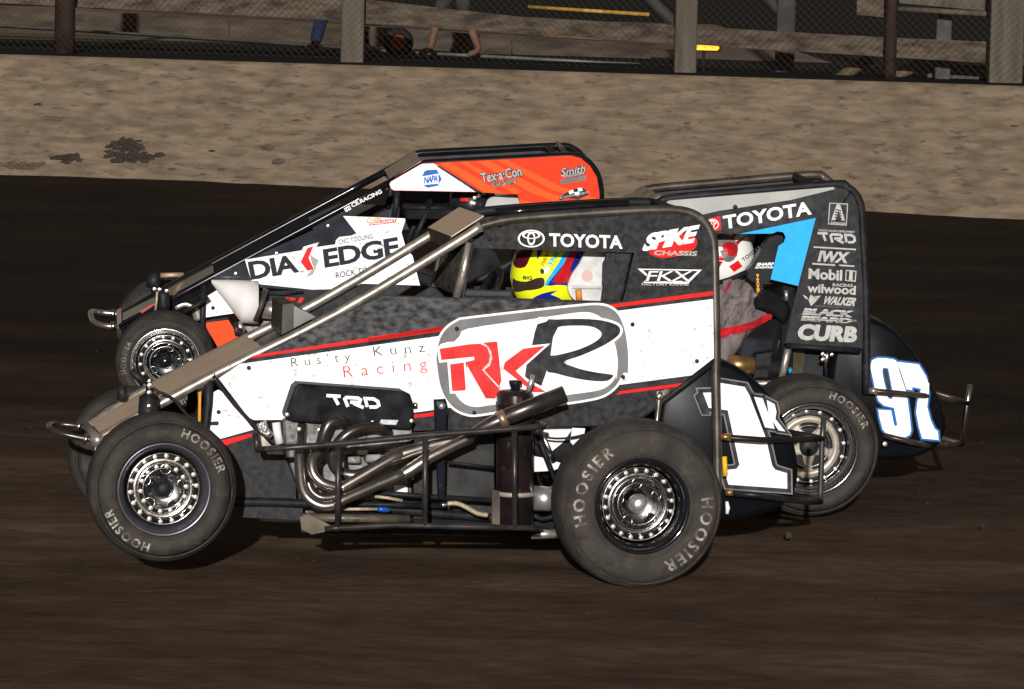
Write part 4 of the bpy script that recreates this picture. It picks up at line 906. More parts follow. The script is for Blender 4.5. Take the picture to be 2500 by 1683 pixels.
# hood and nose
def slabs(car, name, pts, fl, mat, dz=0.):
    for (p, q) in zip(pts, pts[1:]):
        u, v = car.L(*p, fl), car.L(*q, fl); u.z += dz; v.z += dz; slab(car, name, [u, car.mir(u), car.mir(v), v], .004, mat)
slabs(B, 'hood_panel', [(300, 797), (380, 756)], BF, BLACK, .01); slabs(B, 'hood_panel', [(382, 752), (524, 676)], BF, M('hood_black', (.012, .014, .02), .25, .2, var=.3, coat=.5), .006); slabs(B, 'hood_panel', [(526, 674), (760, 549)], BF, DARK, -.012); 
slabs(B, 'nose_face', [(294, 800), (300, 826)], BF + .03, BLACK, 0)
B.panel('nose_side', [(296, 800), (410, 740), (520, 690), (535, 705), (430, 770), (300, 830)], BF - .01, BLACK)
B.panel('nose_reflection', P('R5', '360,778 440,735 510,716 455,740 380,790'), BF - .013, M('red_reflection', (.28, .06, .045), .4, var=.3), th=.002)  # reddish reflections on the black nose, painted as thin panels
B.panel('nose_reflection', P('R5', '552,680 640,648 600,668 556,698'), BF - .013, MATS['red_reflection'], th=.002)
B.text('social_lettering', 'CE.RACING', p1('R5', 1708, 122), p1('R5', 1898, 30), p1('R5', 1698, 98), BF - .021, WHITE2, None, .03)
ic = P('R5', '1655,128 1690,108 1702,132 1668,150'); B.decal('social_icon', [ic], BF - .021, WHITE2, holes={0: [offset(ic, -2.2)]}); B.decal('social_icon', [circ(p1('R5', 1679, 130), 3.6, 14)], BF - .021, WHITE2, holes={0: [circ(p1('R5', 1679, 130), 2, 14)]})
# side panel
so_ = P('R5', '835,560 1120,420 1640,180 1655,172 2040,188 2046,200 2022,280 2052,385 2092,425 2146,640 2132,668 1530,652 1118,628 1075,600 830,575')
sp = B.panel('side_panel', so_, BP, M('navy_black_wrap', (.008, .010, .016), .3, rgb2=(.022, .026, .034), vs=9, dirt=.25, ds=50, thr=.63, coat=.3))
B.panel('side_panel', so_, BP, BLACKM, mirror=True)
B.decal('white_field', P('R5', '1030,452 1390,392 1400,370 1500,340 1480,372 1600,355 1604,330 1625,308 1700,300 1735,285 1650,175 2040,191 2044,200 2019,280 2049,385 2088,425 2142,640 2130,664 1530,648 1118,606 1072,590'), BP - .0015, WHITE, sp)
DK = M('navy_ink', (.010, .013, .022), .4)
B.text('sponsor_lettering', 'DIA', p1('R5', 1068, 580), p1('R5', 1375, 530), p1('R5', 1046, 465), BP - .003, DK, sp, .035, .92)
B.text('sponsor_lettering', 'EDGE', p1('R5', 1535, 505), p1('R5', 2010, 425), p1('R5', 1520, 385), BP - .003, DK, sp, .035, .95)
B.decal('logo_mark', [P('R5', '1425,378 1462,366 1432,440 1465,510 1425,522 1382,466')], BP - .003, RED, sp); B.decal('logo_mark', [P('R5', '1440,418 1495,455 1460,545 1415,562 1445,522 1468,505 1452,470')], BP - .0035, M('silver_grey_print', (.30, .31, .30), .4), sp)
B.text('sponsor_lettering', 'CNC TOOLING', p1('R5', 1622, 356), p1('R5', 1838, 318), p1('R5', 1618, 326), BP - .003, DK, sp, .012, 1.05)
B.text('sponsor_lettering', 'ROCK TOOLS', p1('R5', 1606, 570), p1('R5', 1890, 520), p1('R5', 1602, 532), BP - .003, DK, sp, .012, 1.05)
B.text('driver_lettering', 'Colin', p1('R5', 1795, 222), p1('R5', 1888, 208), p1('R5', 1800, 190), BP - .003, M('gold_print', (.55, .33, .03), .4), sp, .03); B.decal('name_plate', [P('R5', '1812,236 1980,218 1992,192 1895,200 1820,216')], BP - .003, RED, sp)
B.text('driver_lettering', 'ENGLEHART', p1('R5', 1822, 232), p1('R5', 1980, 214), p1('R5', 1826, 212), BP - .0045, WHITE2, sp, .02)
for x, y in P('R5', '1925,270 1860,385 1390,520 1555,238 972,540 1230,412'): B.bolt(x, y, BP - .004, .010, ALU, sp)
# cockpit
B.panel('far_cockpit_panel', P('R7', '380,560 1100,560 1100,900 380,900'), BP + .01, MATS['inner_grey'], mirror=True)
B.tube('dash_tube', [(*p1('R7', 440, 615), .6), (*p1('R7', 900, 640), .6)], .016, BLACKM)
B.panel('head_rest', smoothpoly(P('R7', '1118,600 1135,560 1180,535 1290,525 1360,512 1392,545 1385,640 1330,700 1140,690 1115,640'), 3), .58, M('head_rest_silver', (.42, .43, .43), .3, .6, var=.12), th=.03)
B.block('dash_block', P('R7', '470,640 900,640 900,720 470,720'), .55, .95, DARK, bev=.01)
hb = B.L(*p1('R7', 1320, 700), B.c); B.boxL('seat', (hb.x + .05, B.c, hb.z - .25), (.06, .4, .62), DARK, bev=.02); B.boxL('seat_base', (hb.x - .13, B.c, hb.z - .55), (.4, .4, .06), DARK, bev=.02)
for x, y in P('R7', '1062,525 1100,505 1028,545 1022,590'): B.bolt(x, y, .60, .012, ALU)
# lower front
lp_ = B.panel('lower_panel', P('R5', '790,625 832,600 960,790 770,818'), BP + .02, WHITE); B.bolt(*p1('R5', 828, 756), BP + .015, .01, BLACKM, lp_)
B.panel('lower_panel', P('R5', '768,838 918,815 1100,1100 1300,1250 900,1200'), BP + .03, BLACKM)
B.panel('orange_flash', P('R5', '772,852 925,832 1000,960 1150,1180 960,1180'), BP + .026, FLUO, th=.003)
# white air cleaner funnel
k0, k1, k2, k3 = (B.L(*p1('R5', x, y), .36) for x, y in ((850, 625), (1010, 690), (1112, 722), (1135, 765)))
V, F = [], []; nr = 32
for (x, y, r) in ((818, 590, .002), (820, 590, .010), (1005, 713, .1045), (1016, 716, .1075), (1112, 722, .1065), (1114, 722, .09)):
    v = B.L(*p1('R5', x, y), .40); V += [(v.x, v.y + r * math.cos(math.tau * k / nr), v.z + r * math.sin(math.tau * k / nr)) for k in range(nr)]
F = [(i * nr + k, i * nr + (k + 1) % nr, (i + 1) * nr + (k + 1) % nr, (i + 1) * nr + k) for i in range(5) for k in range(nr)] + [tuple(range(nr)), tuple(5 * nr + k for k in range(nr))]
fu = obj_from('air_funnel', V, F, M('white_plastic', (.66, .64, .62), .3, var=.06, dirt=.3, ds=30, thr=.64, coat=.3), B.e, True)
B.tubeL('funnel_flange', [B.L(*p1('R5', 1112, 735), .37), B.L(*p1('R5', 1140, 745), .37)], .088, M('flange', (.06, .05, .04), .5, .4), fu, n=24)
B.tube('intake_pipe', [(*p1('R5', 1140, 765), .40), (*p1('R5', 1280, 775), .40)], .045, ALU, n=18)
ve = B.block('valve_cover', P('R5', '1120,655 1700,640 1720,760 1180,800'), .42, .60, BLACKM, bev=.02); B.text('brand_lettering', 'SP1', p1('R5', 1185, 725), p1('R5', 1385, 725), p1('R5', 1205, 690), .416, RED, ve, .04)
B.tube('rocker_line', [(*q, .40) for q in P('R5', '1130,662 1280,668 1400,655')], .008, BLACKM); B.block('engine_block', P('R5', '1000,800 1800,760 1900,1300 1000,1300'), .5, .95, CAST, bev=.02)
B.tube('coolant_joint', [(*p1('R5', 985, 850), .40), (*p1('R5', 1020, 905), .40)], .018, ALU)
B.tube('coil_hose', [(*q, .50) for q in P('R5', '590,755 660,730 720,770 740,830')], .028, M('green_grey_metal', (.34, .35, .28), .35, .6, var=.3), sm=3)
B.tube('front_post', [(*q, BF) for q in P('R5', '770,610 762,840 770,1100')], .018, BLACKM); B.tube('front_post', [(*q, BF) for q in P('R5', '770,610 762,840 770,1100')], .018, BLACKM, mirror=True)
# front suspension and bumper
dmp = B.tube('damper', [(*q, .34) for q in P('Z2', '745,270 745,300 790,310 800,420 790,520')], [.012, .02, .034, .032, .03], BLACKM, n=14)
for x, y in P('Z2', '712,268 762,272 832,285'): B.bolt(x, y, .30, .013, CHROME, dmp, 'bolt')
B.tube('gold_line', [(*q, .29) for q in P('Z2', '738,290 732,380 720,475')], .006, TANHOSE)
B.tube('damper', [(*q, 1.02) for q in P('Z2', '712,90 705,170 700,250')], [.02, .036, .036], BLACKM, n=14); B.tube('radius_rod', [(*q, 1.05) for q in P('Z2', '770,132 880,128 1000,126')], .013, M('tan_rod', (.34, .25, .17), .5, .4, var=.3))
B.tube('radius_rod', [(*q, .38) for q in P('Z2', '1240,345 1100,440 1000,490')], .011, BLACKM)
fb = B.tube('front_bumper', [(*q, l) for q, l in zip(P('Z2', '340,625 290,632 200,620 130,596 100,570 85,510 100,488 170,492 300,505 345,512'), (.55, .55, .56, .60, .68, .80, .90, .96, .96, .96))], .0145, M('bumper_chrome', (.5, .45, .42), .2, .9, var=.15), sm=3)
B.tube('bumper_clamp', [(*p1('Z2', 285, 632), .55), (*p1('Z2', 330, 628), .55)], .023, CHROME, fb); B.tube('bumper_clamp', [(*p1('Z2', 285, 505), .96), (*p1('Z2', 325, 510), .96)], .023, CHROME, fb)
B.panel('bumper_plate', P('Z2', '340,470 385,450 390,640 345,660'), .53, M('brown_plate', (.10, .07, .055), .5, .4, var=.3), th=.02)
B.tube('bottom_rail', [(420, 985, BF), (1200, 1010, BF), (1400, 1015, BF)], .017, BLACKM); B.tube('bottom_rail', [(420, 985, BF), (1200, 1010, BF), (1400, 1015, BF)], .017, BLACKM, mirror=True)
dB = bLR - cLR
clone(B, A, dB, ('tail_tank',), None); clone(B, A, dB, ('rear_bumper', 'rear_damper'))
clone(B, A, bLF - cLF + Vector((0, 0, .0)), ('nerf_bar', 'oil_tank', 'steering_wheel'))

# ------------------------------------------------------------------ right car: charcoal number 97
D = Car('midget_race_car', 'charcoal and grey midget race car number 97 with sky blue panel, behind right', (1988, 1258), .05, 7., 1.5, G)
DP = .46; DF = .485
dLR = D.L(1984, 1100, .0); dLR.z = .28
wheel(D, dLR, .285, .184, .30, depth=.09, spokes=5, face=M('dark_lip', (.05, .05, .055), .25, .7), lip=M('black_chrome', (.16, .16, .17), .18, .9, var=.1), spoke=BEIGE, rings=((.95, 16),), hubmat=BLACKM, letters=(75,), hubr=.042, spw=.038, disc=True, twist=.94)
V, F = lathe([(.128, .085), (.120, .078), (.108, .078), (.100, .086)], 48); obj_from('rim_flange', [Vector(v) + dLR for v in V], F, BEIGE, D.e, True)
dRR = Vector((dLR.x, 1.2, .3)); wheel(D, dRR, .3, .166, .32, letters=()); dLF = Vector((dLR.x - 1.74, .05, .262)); wheel(D, dLF, .26, .16, .2, letters=()); dRF = Vector((dLR.x - 1.74, 1.28, .262)); wheel(D, dRF, .26, .16, .2, letters=())
D.tubeL('front_axle', [dLF + Vector((0, .05, 0)), dRF], .026, BLACKM); D.tubeL('rear_axle', [dLR + Vector((0, .08, 0)), dRR], .028, BLACKM)
roofD = [(1560, 520, DF), (1600, 500, DF), (1640, 484, DF), (1800, 470, DF), (2036, 450, DF)] + [(*q, DF) for q in P('R6', '640,100 680,135 700,190 707,300 718,500 722,680 724,980')]
D.tube('roll_cage_tube', roofD, .0185, BLACKM, sm=3); D.tube('roll_cage_tube', roofD, .0185, M('far_cage_tube', (.075, .06, .05), .42, .5, var=.4, dirt=.5, ds=30, thr=.57), sm=3, mirror=True)
hD = [(1560, 520, DF), (1300, 662, DF), (1000, 826, DF), (800, 935, DF)]
D.tube('frame_tube', hD, .0185, BLACKM); D.tube('frame_tube', hD, .0185, BLACKM, mirror=True)
u0, u1 = D.L(1612, 488, DF), D.L(1540, 530, DF); uu = Vector((0, 0, .018)); slab(D, 'roof_deflector', [u0 + uu, D.mir(u0) + uu, D.mir(u1) + uu, u1 + uu], .004, M('pale_dust_plate', (.26, .205, .16), .6, .2, var=.3, vs=14, dirt=.4))
D.panel('far_inner_panel', [(1640, 494), (2030, 462), (2060, 560), (1640, 570)], DP + .01, MATS['inner_grey'], mirror=True)
slabs(D, 'hood_panel', [(1540, 531), (1300, 664), (1000, 828), (800, 938)], DF, DARK, -.012)
dout = [(1560, 530), (1634, 488), (2036, 456)] + P('R6', '632,108 670,140 688,190 694,300 706,500 710,680 706,788 376,765 412,600 428,540 432,521 314,493 349,350 372,335 380,312 370,292 345,288 325,296 180,299 60,296 -200,310')
dp = D.panel('rear_side_panel', dout, DP, CHAR)
D.panel('rear_side_panel', dout, DP, CARBON2, mirror=True)
D.panel('front_side_panel', [(1330, 668), (1640, 690), (1640, 900), (1300, 1000), (900, 960), (820, 936)], DP, CARBON2); D.panel('front_side_panel', [(1330, 668), (1640, 690), (1640, 900), (1300, 1000), (900, 960), (820, 936)], DP, CARBON2, mirror=True)
D.decal('grey_field', [[(1566, 529), (1634, 490), (2034, 457)] + P('R6', '590,108 400,155 100,200 -120,250')], DP - .0015, GREYG, dp)
D.decal('black_band', [P('R6', '-120,252 100,202 400,157 508,138 505,232 180,297 40,294 -150,305')], DP - .0015, BLACKP, dp)
blue = P('R6', '182,299 508,231 433,520 316,492 350,350 372,335 380,312 370,292 345,288 325,297')
D.decal('blue_field', [blue], DP - .003, SKYBLUE, dp)
D.text('brand_lettering', 'TOYOTA', p1('R6', 118, 280), p1('R6', 492, 216), p1('R6', 112, 222), DP - .003, WHITE2, dp, .03)
D.decal('emblem_square', [P('R6', '30,240 102,222 106,282 34,292')], DP - .003, RED, dp); emblem(D, p1('R6', 70, 258), 15, 13, DP - .0045, WHITE2, dp)
def dl(body, r, bl, br, tl, bold=.02, mat=SILVERPRINT, sp=1., k=.003): D.text('sponsor_lettering', body, p1(r, *bl), p1(r, *br), p1(r, *tl), DP - k, mat, dp, bold, sp)
D.decal('sponsor_box', [P('R6', '566,166 646,170 640,264 560,258')], DP - .0015, SILVERPRINT, dp); D.decal('sponsor_box', [P('R6', '570,170 642,174 637,260 564,254')], DP - .003, BLACKP, dp)
D.decal('spring_mark', [P('R6', '598,172 612,173 632,242 618,242 606,200 592,240 574,240')], DP - .0045, SILVERPRINT, dp); D.decal('spring_coil', [P('R6', f'{592 - i * 1.2},{192 + i * 11} {616 + i * 1.2},{198 + i * 11} {616 + i * 1.2},{203 + i * 11} {592 - i * 1.2},{197 + i * 11}') for i in range(4)], DP - .006, BLACKP, dp)
dl('Advanced', 'R6', (570, 256), (634, 259), (571, 244), .02, SILVERPRINT, 1., .0045)
dl('TOYOTA RACING DEVELOPMENT', 'Z4', (1112, 20), (1472, 38), (1114, 0), .03)
trd(D, p1('Z4', 1122, 126), p1('Z4', 1478, 140), p1('Z4', 1108, 38), DP - .003, SILVERPRINT, dp, 6.)
for s in ('1070,168 1486,192 1484,206 1068,182', '1056,330 1280,345 1280,360 1056,346', '1320,346 1470,356 1468,370 1318,360'): D.decal('sponsor_rule', [P('Z4', s)], DP - .003, SILVERPRINT, dp)
D.decal('sponsor_box', [P('Z4', '1066,186 1484,210 1470,352 1056,328')], DP - .0015, BLACKP, dp)
dl('IWX', 'Z4', (1105, 318), (1400, 334), (1135, 210), .05)
dl('Mobil', 'Z4', (1018, 488), (1348, 506), (1022, 382), .035); sq = P('Z4', '1385,398 1490,408 1482,516 1378,506'); D.decal('sponsor_square', [sq], DP - .003, SILVERPRINT, dp, holes={0: [offset(sq, -2.6)]}); dl('1', 'Z4', (1415, 500), (1450, 503), (1420, 412), .04)
dl('wilwood', 'Z4', (1005, 620), (1480, 645), (1010, 530), .03); dl('RACING', 'Z4', (1255, 560), (1452, 568), (1258, 530), .03)
dl('WALKER', 'Z4', (1145, 735), (1470, 755), (1185, 655), .05); D.decal('flag_mark', [P('Z4', '1040,640 1110,690 1045,755 1020,700'), P('Z4', '960,640 1000,660 1020,690 990,680'), P('Z4', '1075,660 1140,650 1110,685')], DP - .003, SILVERPRINT, dp)
dl('PERFORMANCE FILTRATION', 'Z4', (1080, 760), (1450, 775), (1082, 745), .0, GREY)
dl('BLACK', 'Z4', (955, 838), (1450, 866), (985, 772), .07, SILVERPRINT, .92); dl('BEARD', 'Z4', (940, 895), (1440, 925), (960, 846), .07, SILVERPRINT, .92); dl('LTD', 'Z4', (1448, 902), (1488, 905), (1450, 888), .02)
for y in (795, 815, 868, 885): D.decal('lettering_line', [P('Z4', f'940,{y} 1460,{y + 26} 1460,{y + 31} 940,{y + 5}')], DP - .005, CHAR, dp)
dl('CURB', 'Z4', (900, 1085), (1485, 1115), (930, 925), .06)
D.bolt(*p1('R6', -95, 250), DP - .004, .01, BLACKM, dp); D.bolt(1795, 506, DP - .004, .01, BLACKM, dp)
D.tube('antenna_wire', [(*p1('R6', 660, 115), DF - .03), (*p1('R6', 625, 165), DP - .01)], .004, BLACKM); D.tube('roof_pin', [(*p1('R6', 472, 82), .70), (*p1('R6', 468, 100), .70)], .006, CHROME)
v = D.L(1995, 455, DF); D.tubeL('roof_bar', [v, D.mir(v)], .017, BLACKM)
# cockpit side: head rest, belts, seat
hr = D.panel('head_rest', smoothpoly(P('Z4', '640,70 720,25 770,40 800,90 780,140 730,170 690,330 660,500 640,540 470,510 420,450 430,390 480,330'), 3), .56, M('rest_black', (.016, .017, .019), .35, var=.3, coat=.3), th=.06)
D.text('head_rest_lettering', 'SHARP', p1('Z4', 505, 360), p1('Z4', 678, 355), p1('Z4', 520, 330), .557, WHITE2, hr, .05); D.text('head_rest_lettering', 'ADVANTAGE', p1('Z4', 492, 386), p1('Z4', 670, 384), p1('Z4', 498, 364), .557, WHITE2, hr, .04)
D.tube('head_rest_bar', [(*q, .55) for q in P('Z4', '100,535 250,490 420,415')], .010, BLACKM)
bl_ = D.panel('belt', P('Z4', '505,425 575,420 570,640 560,790 490,790 495,640'), .545, BLACKM, th=.008)
D.text('belt_lettering', 'SIMPSON', p1('Z4', 548, 780), p1('Z4', 532, 440), p1('Z4', 522, 780), .543, M('orange_print', (.75, .35, .02), .5), bl_, .05); D.tube('belt_buckle', [(*p1('Z4', 480, 650), .54), (*p1('Z4', 590, 665), .54)], .012, STEEL)
D.block('rib_support', smoothpoly(P('Z4', '590,590 680,600 790,680 845,760 840,860 790,940 690,860 560,800 490,790 500,660'), 2), .52, .62, BLACK, bev=.02)
D.panel('seat_side', smoothpoly(P('Z4', '300,1000 500,950 660,880 760,920 800,1000 760,1120 720,1480 470,1475 330,1250'), 2), .56, BLACK, th=.06)
D.block('seat_gusset', P('Z4', '360,1060 690,1090 680,1190 500,1220 440,1280 350,1260'), .53, .57, M('gusset_black', (.02, .022, .03), .2, .2, var=.3, coat=.6), bev=.012)
D.block('seat_gusset', P('Z4', '500,1225 680,1200 640,1470 480,1470'), .54, .58, BLACKM, bev=.01)
D.tube('bronze_tube', [(*q, .50) for q in P('Z4', '230,1320 330,1330 480,1340')], [.035, .04, .038], GOLD, n=18)
D.tube('frame_upright', [(*q, DF) for q in P('Z4', '830,1130 790,1300 750,1500')], .015, STEEL); D.tube('frame_cross', [(*q, DF) for q in P('Z4', '440,1510 620,1515 760,1505')], .014, STEEL)
D.tube('seat_bar', [(*q, .52) for q in P('Z4', '800,600 805,700')], .009, ALU)
D.panel('fuel_cell_side', P('Z4', '830,1150 1540,1185 1590,1566 1560,1900 760,1900 800,1500'), .60, M('cell_dark', (.014, .016, .02), .5, var=.3), th=.01)
D.panel('gold_plate', P('Z4', '870,1180 990,1185 950,1500 830,1490'), .57, M('dim_brass', (.05, .042, .025), .4, .5, var=.3), th=.008); D.tube('blue_fitting', [(*p1('Z4', 820, 1385), .50), (*p1('Z4', 855, 1385), .50)], .014, M('cyan_fitting', (.02, .25, .45), .35, .4))
rd = D.tube('rear_damper', [(*q, .46) for q in P('Z4', '1205,1190 1200,1260 1190,1310 1185,1480')], [.006, .012, .006, .006], CHROME); 
for x, y in P('Z4', '1160,1225 1250,1230 1160,1280'): D.bolt(x, y, .45, .011, CHROME, rd, 'bolt')
D.tube('panel_lip', [(*q, DP - .01) for q in P('Z4', '800,1140 1120,1165 1530,1190')], .012, BLACKM)
# tail tank, digits, bumper
tkD = smoothpoly(P('R6', '640,690 720,672 780,690 840,722 920,805 985,915 1030,1010 1052,1080 1046,1145 1005,1205 920,1238 820,1245 700,1235 620,1180 580,1050 590,850'), 2)
tD = tailtank(D, tkD, .52, 2 * D.c - .52, TANK)
nine = smoothpoly(P('Z4', '1640,1290 1700,1262 1850,1275 1890,1310 1910,1390', ), 2, False) + P('Z5', '1690,200 1718,420 1728,520 1715,555 1680,575 1570,560 1520,545 1490,510 1465,420 1452,345 1560,350 1585,470 1600,485 1612,470 1585,330 1500,310 1455,270 1430,190') + P('Z4', '1655,1480 1625,1350')
nh = [P('Z4', '1760,1370 1790,1375 1800,1420') + P('Z5', '1568,225 1560,245 1545,240 1510,100') + P('Z4', '1755,1400')]
seven = P('Z4', '1890,1300 2100,1325 2170,1440 2200,1520') + P('Z5', '1880,110 1875,200 1862,320 1890,430 1925,505 1952,525 1958,598 1820,585 1790,480 1770,370 1780,280 1800,210 1812,170 1735,155 1738,180 1690,175')
for dg, hh in ((nine, nh), (seven, [])):
    D.decal('digit_shadow', [offset(dg, 5.5)], .517, BLACKP, tD); D.decal('digit_outline', [offset(dg, 4.0)], .5158, M('blue_outline', (.008, .12, .40), .4), tD)
    D.decal('number_digit', [dg], .5143, WHITE2, tD)
D.decal('digit_hole_outline', [offset(nh[0], 3.)], .513, MATS['blue_outline'], tD); D.decal('digit_hole', nh, .5118, BLACKP, tD)
RB2 = M('bumper_brown', (.06, .045, .036), .35, .6, var=.4, dirt=.4, ds=26, thr=.57)
r2 = D.tube('rear_bumper', [(*q, l) for q, l in zip(P('Z5', '1370,185 1430,190 1700,215 1900,235 2200,290'), (DF, .46, .48, .54, .74))], .0125, RB2, sm=2)
D.tube('bumper_bar', [(*q, l) for q, l in zip(P('Z5', '1500,560 1700,610 1850,640 2000,645 2155,628'), (DF, .46, .52, .60, .74))], .0125, RB2, r2, sm=2)
D.tube('bumper_upright', [(*q, .74) for q in P('Z5', '2222,135 2195,300 2155,620')], .0115, CHROME, r2)
for l in ('1370,185 1430,190 1700,215 1900,235 2200,290', '1500,560 1700,610 1850,640 2000,645 2155,628'): D.tube('bumper_bar', [(*q, k) for q, k in zip(P('Z5', l), (DF, .46, .48, .55, .74))], .0125, RB2, r2, mirror=True)
D.tube('mount_pin', [(*p1('Z5', 1375, 185), DF - .03), (*p1('Z5', 1445, 190), DF - .04)], .014, STEEL, r2); D.bolt(*p1('Z5', 1508, 632), .44, .012, ALU, r2, 'bolt')
dD = dLR - cLR
clone(D, A, dD, ('front_post', 'front_bumper', 'nose_plate', 'hood_plate', 'bottom_rail', 'floor_pan', 'steering_wheel', 'engine_block', 'seat', 'seat_base', 'nerf_bar', 'damper', 'radius_rod'))
clone(B, A, dB, ('floor_pan', 'brake_rod'))

# ------------------------------------------------------------------ people
def skinned(name, nodes, edges, mat, mtx=None, parent=None, lv=2):
    keys = list(nodes); me = bpy.data.meshes.new(name); me.from_pydata([nodes[k][0] for k in keys], [(keys.index(a), keys.index(b)) for a, b in edges], [])
    o = bpy.data.objects.new(name, me); COL.objects.link(o); me.materials.append(mat)
    o.modifiers.new('skin', 'SKIN').use_smooth_shade = True
    if not me.skin_vertices: pass
    for i, k in enumerate(keys):
        r = nodes[k][1]; me.skin_vertices[0].data[i].radius = (r, r) if not isinstance(r, tuple) else r
        me.skin_vertices[0].data[i].use_root = (i == 0)
    sb = o.modifiers.new('sub', 'SUBSURF'); sb.levels = lv; sb.render_levels = lv
    if mtx: o.matrix_world = mtx
    if parent: o.parent = parent
    return o
def hand(nodes, edges, wrist, palm, fw_, side, pre, r=.0085):
    """palm with four curled fingers and a thumb"""
    f = Vector(fw_).normalized(); sd_ = Vector(side).normalized(); dn_ = f.cross(sd_).normalized()
    w_ = Vector(nodes[wrist][0]); nodes[pre + 'palm'] = (tuple(w_ + f * .05), .026); edges.append((wrist, pre + 'palm'))
    for i, ln in enumerate((.032, .038, .035, .027)):
        b_ = w_ + f * .085 + sd_ * (.027 - .018 * i)
        nodes[f'{pre}k{i}'] = (tuple(b_), r * 1.15); edges.append((pre + 'palm', f'{pre}k{i}'))
        m_ = b_ + f * ln * .8 - dn_ * ln * .5; nodes[f'{pre}m{i}'] = (tuple(m_), r); edges.append((f'{pre}k{i}', f'{pre}m{i}'))
        t_ = m_ - dn_ * ln * .9 - f * ln * .1; nodes[f'{pre}t{i}'] = (tuple(t_), r * .85); edges.append((f'{pre}m{i}', f'{pre}t{i}'))
    a_ = w_ + f * .035 + sd_ * .032; nodes[pre + 'th1'] = (tuple(a_), r * 1.25); edges.append((pre + 'palm', pre + 'th1'))
    c_ = a_ + f * .03 + sd_ * .014 - dn_ * .02; nodes[pre + 'th2'] = (tuple(c_), r); edges.append((pre + 'th1', pre + 'th2'))
def driver(car, hp, label, suit):
    hx, hz, c = hp.x, hp.z, car.c; N = {}; E_ = []
    N['pelvis'] = ((hx + .10, c, hz - .60), .125); N['spine'] = ((hx + .10, c, hz - .44), .13); N['chest'] = ((hx + .07, c, hz - .28), .135); N['neck'] = ((hx + .02, c, hz - .14), .062); N['head'] = ((hx, c, hz + .0), .085)
    E_ += [('pelvis', 'spine'), ('spine', 'chest'), ('chest', 'neck'), ('neck', 'head')]
    for s, t in ((-1, 'l'), (1, 'r')):
        N[t + 'sh'] = ((hx + .06, c + s * .165, hz - .235), .068); N[t + 'el'] = ((hx - .05, c + s * .19, hz - .44), .048); N[t + 'wr'] = ((hx - .24, c + s * .14, hz - .36), .032)
        E_ += [('chest', t + 'sh'), (t + 'sh', t + 'el'), (t + 'el', t + 'wr')]
        hand(N, E_, t + 'wr', None, (-1, -s * .2, .2), (0, -s, .6), t)
        N[t + 'hip'] = ((hx + .03, c + s * .09, hz - .63), .088); N[t + 'kn'] = ((hx - .34, c + s * .11, hz - .52), .062); N[t + 'an'] = ((hx - .70, c + s * .09, hz - .68), .042); N[t + 'to'] = ((hx - .80, c + s * .09, hz - .60), .036)
        E_ += [('pelvis', t + 'hip'), (t + 'hip', t + 'kn'), (t + 'kn', t + 'an'), (t + 'an', t + 'to')]
    o = skinned('person', N, E_, suit, car.m); tag(o, label, 'person', 'drivers belted into their cars'); return o
def helmet(car, per, c, rad, mat):
    V, F = [], []; nu, nv = 40, 26
    for j in range(nv + 1):
        th = math.pi * .80 * j / nv
        for i in range(nu):
            a = math.tau * i / nu; V.append((c.x + rad[0] * math.sin(th) * math.cos(a), c.y + rad[1] * math.sin(th) * math.sin(a), c.z + rad[2] * math.cos(th)))
    for j in range(nv):
        for i in range(nu): F.append((j * nu + i, j * nu + (i + 1) % nu, (j + 1) * nu + (i + 1) % nu, (j + 1) * nu + i))
    return obj_from('helmet', V, F, mat, per, True)
def on_helmet(car, c, rad, k=1.012):
    O = Vector(((CAM - car.A).dot(car.X), (CAM - car.A).dot(car.R), (CAM - car.A).dot(car.U)))
    def mp(px, py):
        d = ray(px, py); d = Vector((d.dot(car.X), d.dot(car.R), d.dot(car.U))).normalized()
        o = Vector([(O[i] - c[i]) / (rad[i] * k) for i in range(3)]); e = Vector([d[i] / (rad[i] * k) for i in range(3)])
        a, b, q = e.dot(e), 2 * o.dot(e), o.dot(o) - 1; ds = b * b - 4 * a * q
        t = (-b - math.sqrt(max(ds, 0))) / (2 * a); return O + d * t
    return mp
GL = dict(rough=.18, coat=.6, dirt=.25, ds=40, thr=.64)
HY = M('helmet_yellow', (.72, .80, .012), **GL); HB = M('helmet_blue', (.008, .02, .22), **GL); HR = M('helmet_red', (.42, .008, .012), **GL); HC = M('helmet_cyan', (.02, .35, .75), **GL); HDR = M('helmet_maroon', (.07, .006, .012), **GL)
VIS = M('visor', (.05, .035, .028), .15, .1, var=.3, coat=.5)
SUIT = M('black_suit', (.016, .015, .017), .85, var=.3, vs=18, bump=.3, bs=30)
hA = A.L(*p1('Z3', 1125, 455), A.c); rA = (.146, .118, .158); drA = driver(A, hA, 'driver with yellow and blue helmet in the white car', SUIT)
hm = helmet(A, drA, hA, rA, HY)
def hp_(nm, s, mat, k): A.decal(nm, [smoothpoly(P('Z3', s), 2)], 0, mat, hm, mp=on_helmet(A, hA, rA, k), sub=3)
hp_('helmet_stripe', '840,150 1000,150 960,230 930,300 890,370 800,375 770,300', HDR, 1.02); hp_('helmet_stripe', '1330,180 1600,180 1600,420 1480,640 1340,560 1180,545 1080,550 1150,430 1220,330', HC, 1.02); hp_('helmet_stripe', '1380,180 1620,180 1640,420 1480,640 1340,560 1200,545 1110,550 1200,430 1280,330', HB, 1.032)
hp_('helmet_flash', '1350,190 1410,190 1330,400 1380,440 1310,520 1160,520 1240,400', HR, 1.044); hp_('helmet_stripe', '1020,150 1085,150 1010,300', HB, 1.02); hp_('helmet_stripe', '950,690 1060,630 1220,600 1140,640 1240,680 1200,760 900,760', HB, 1.02)
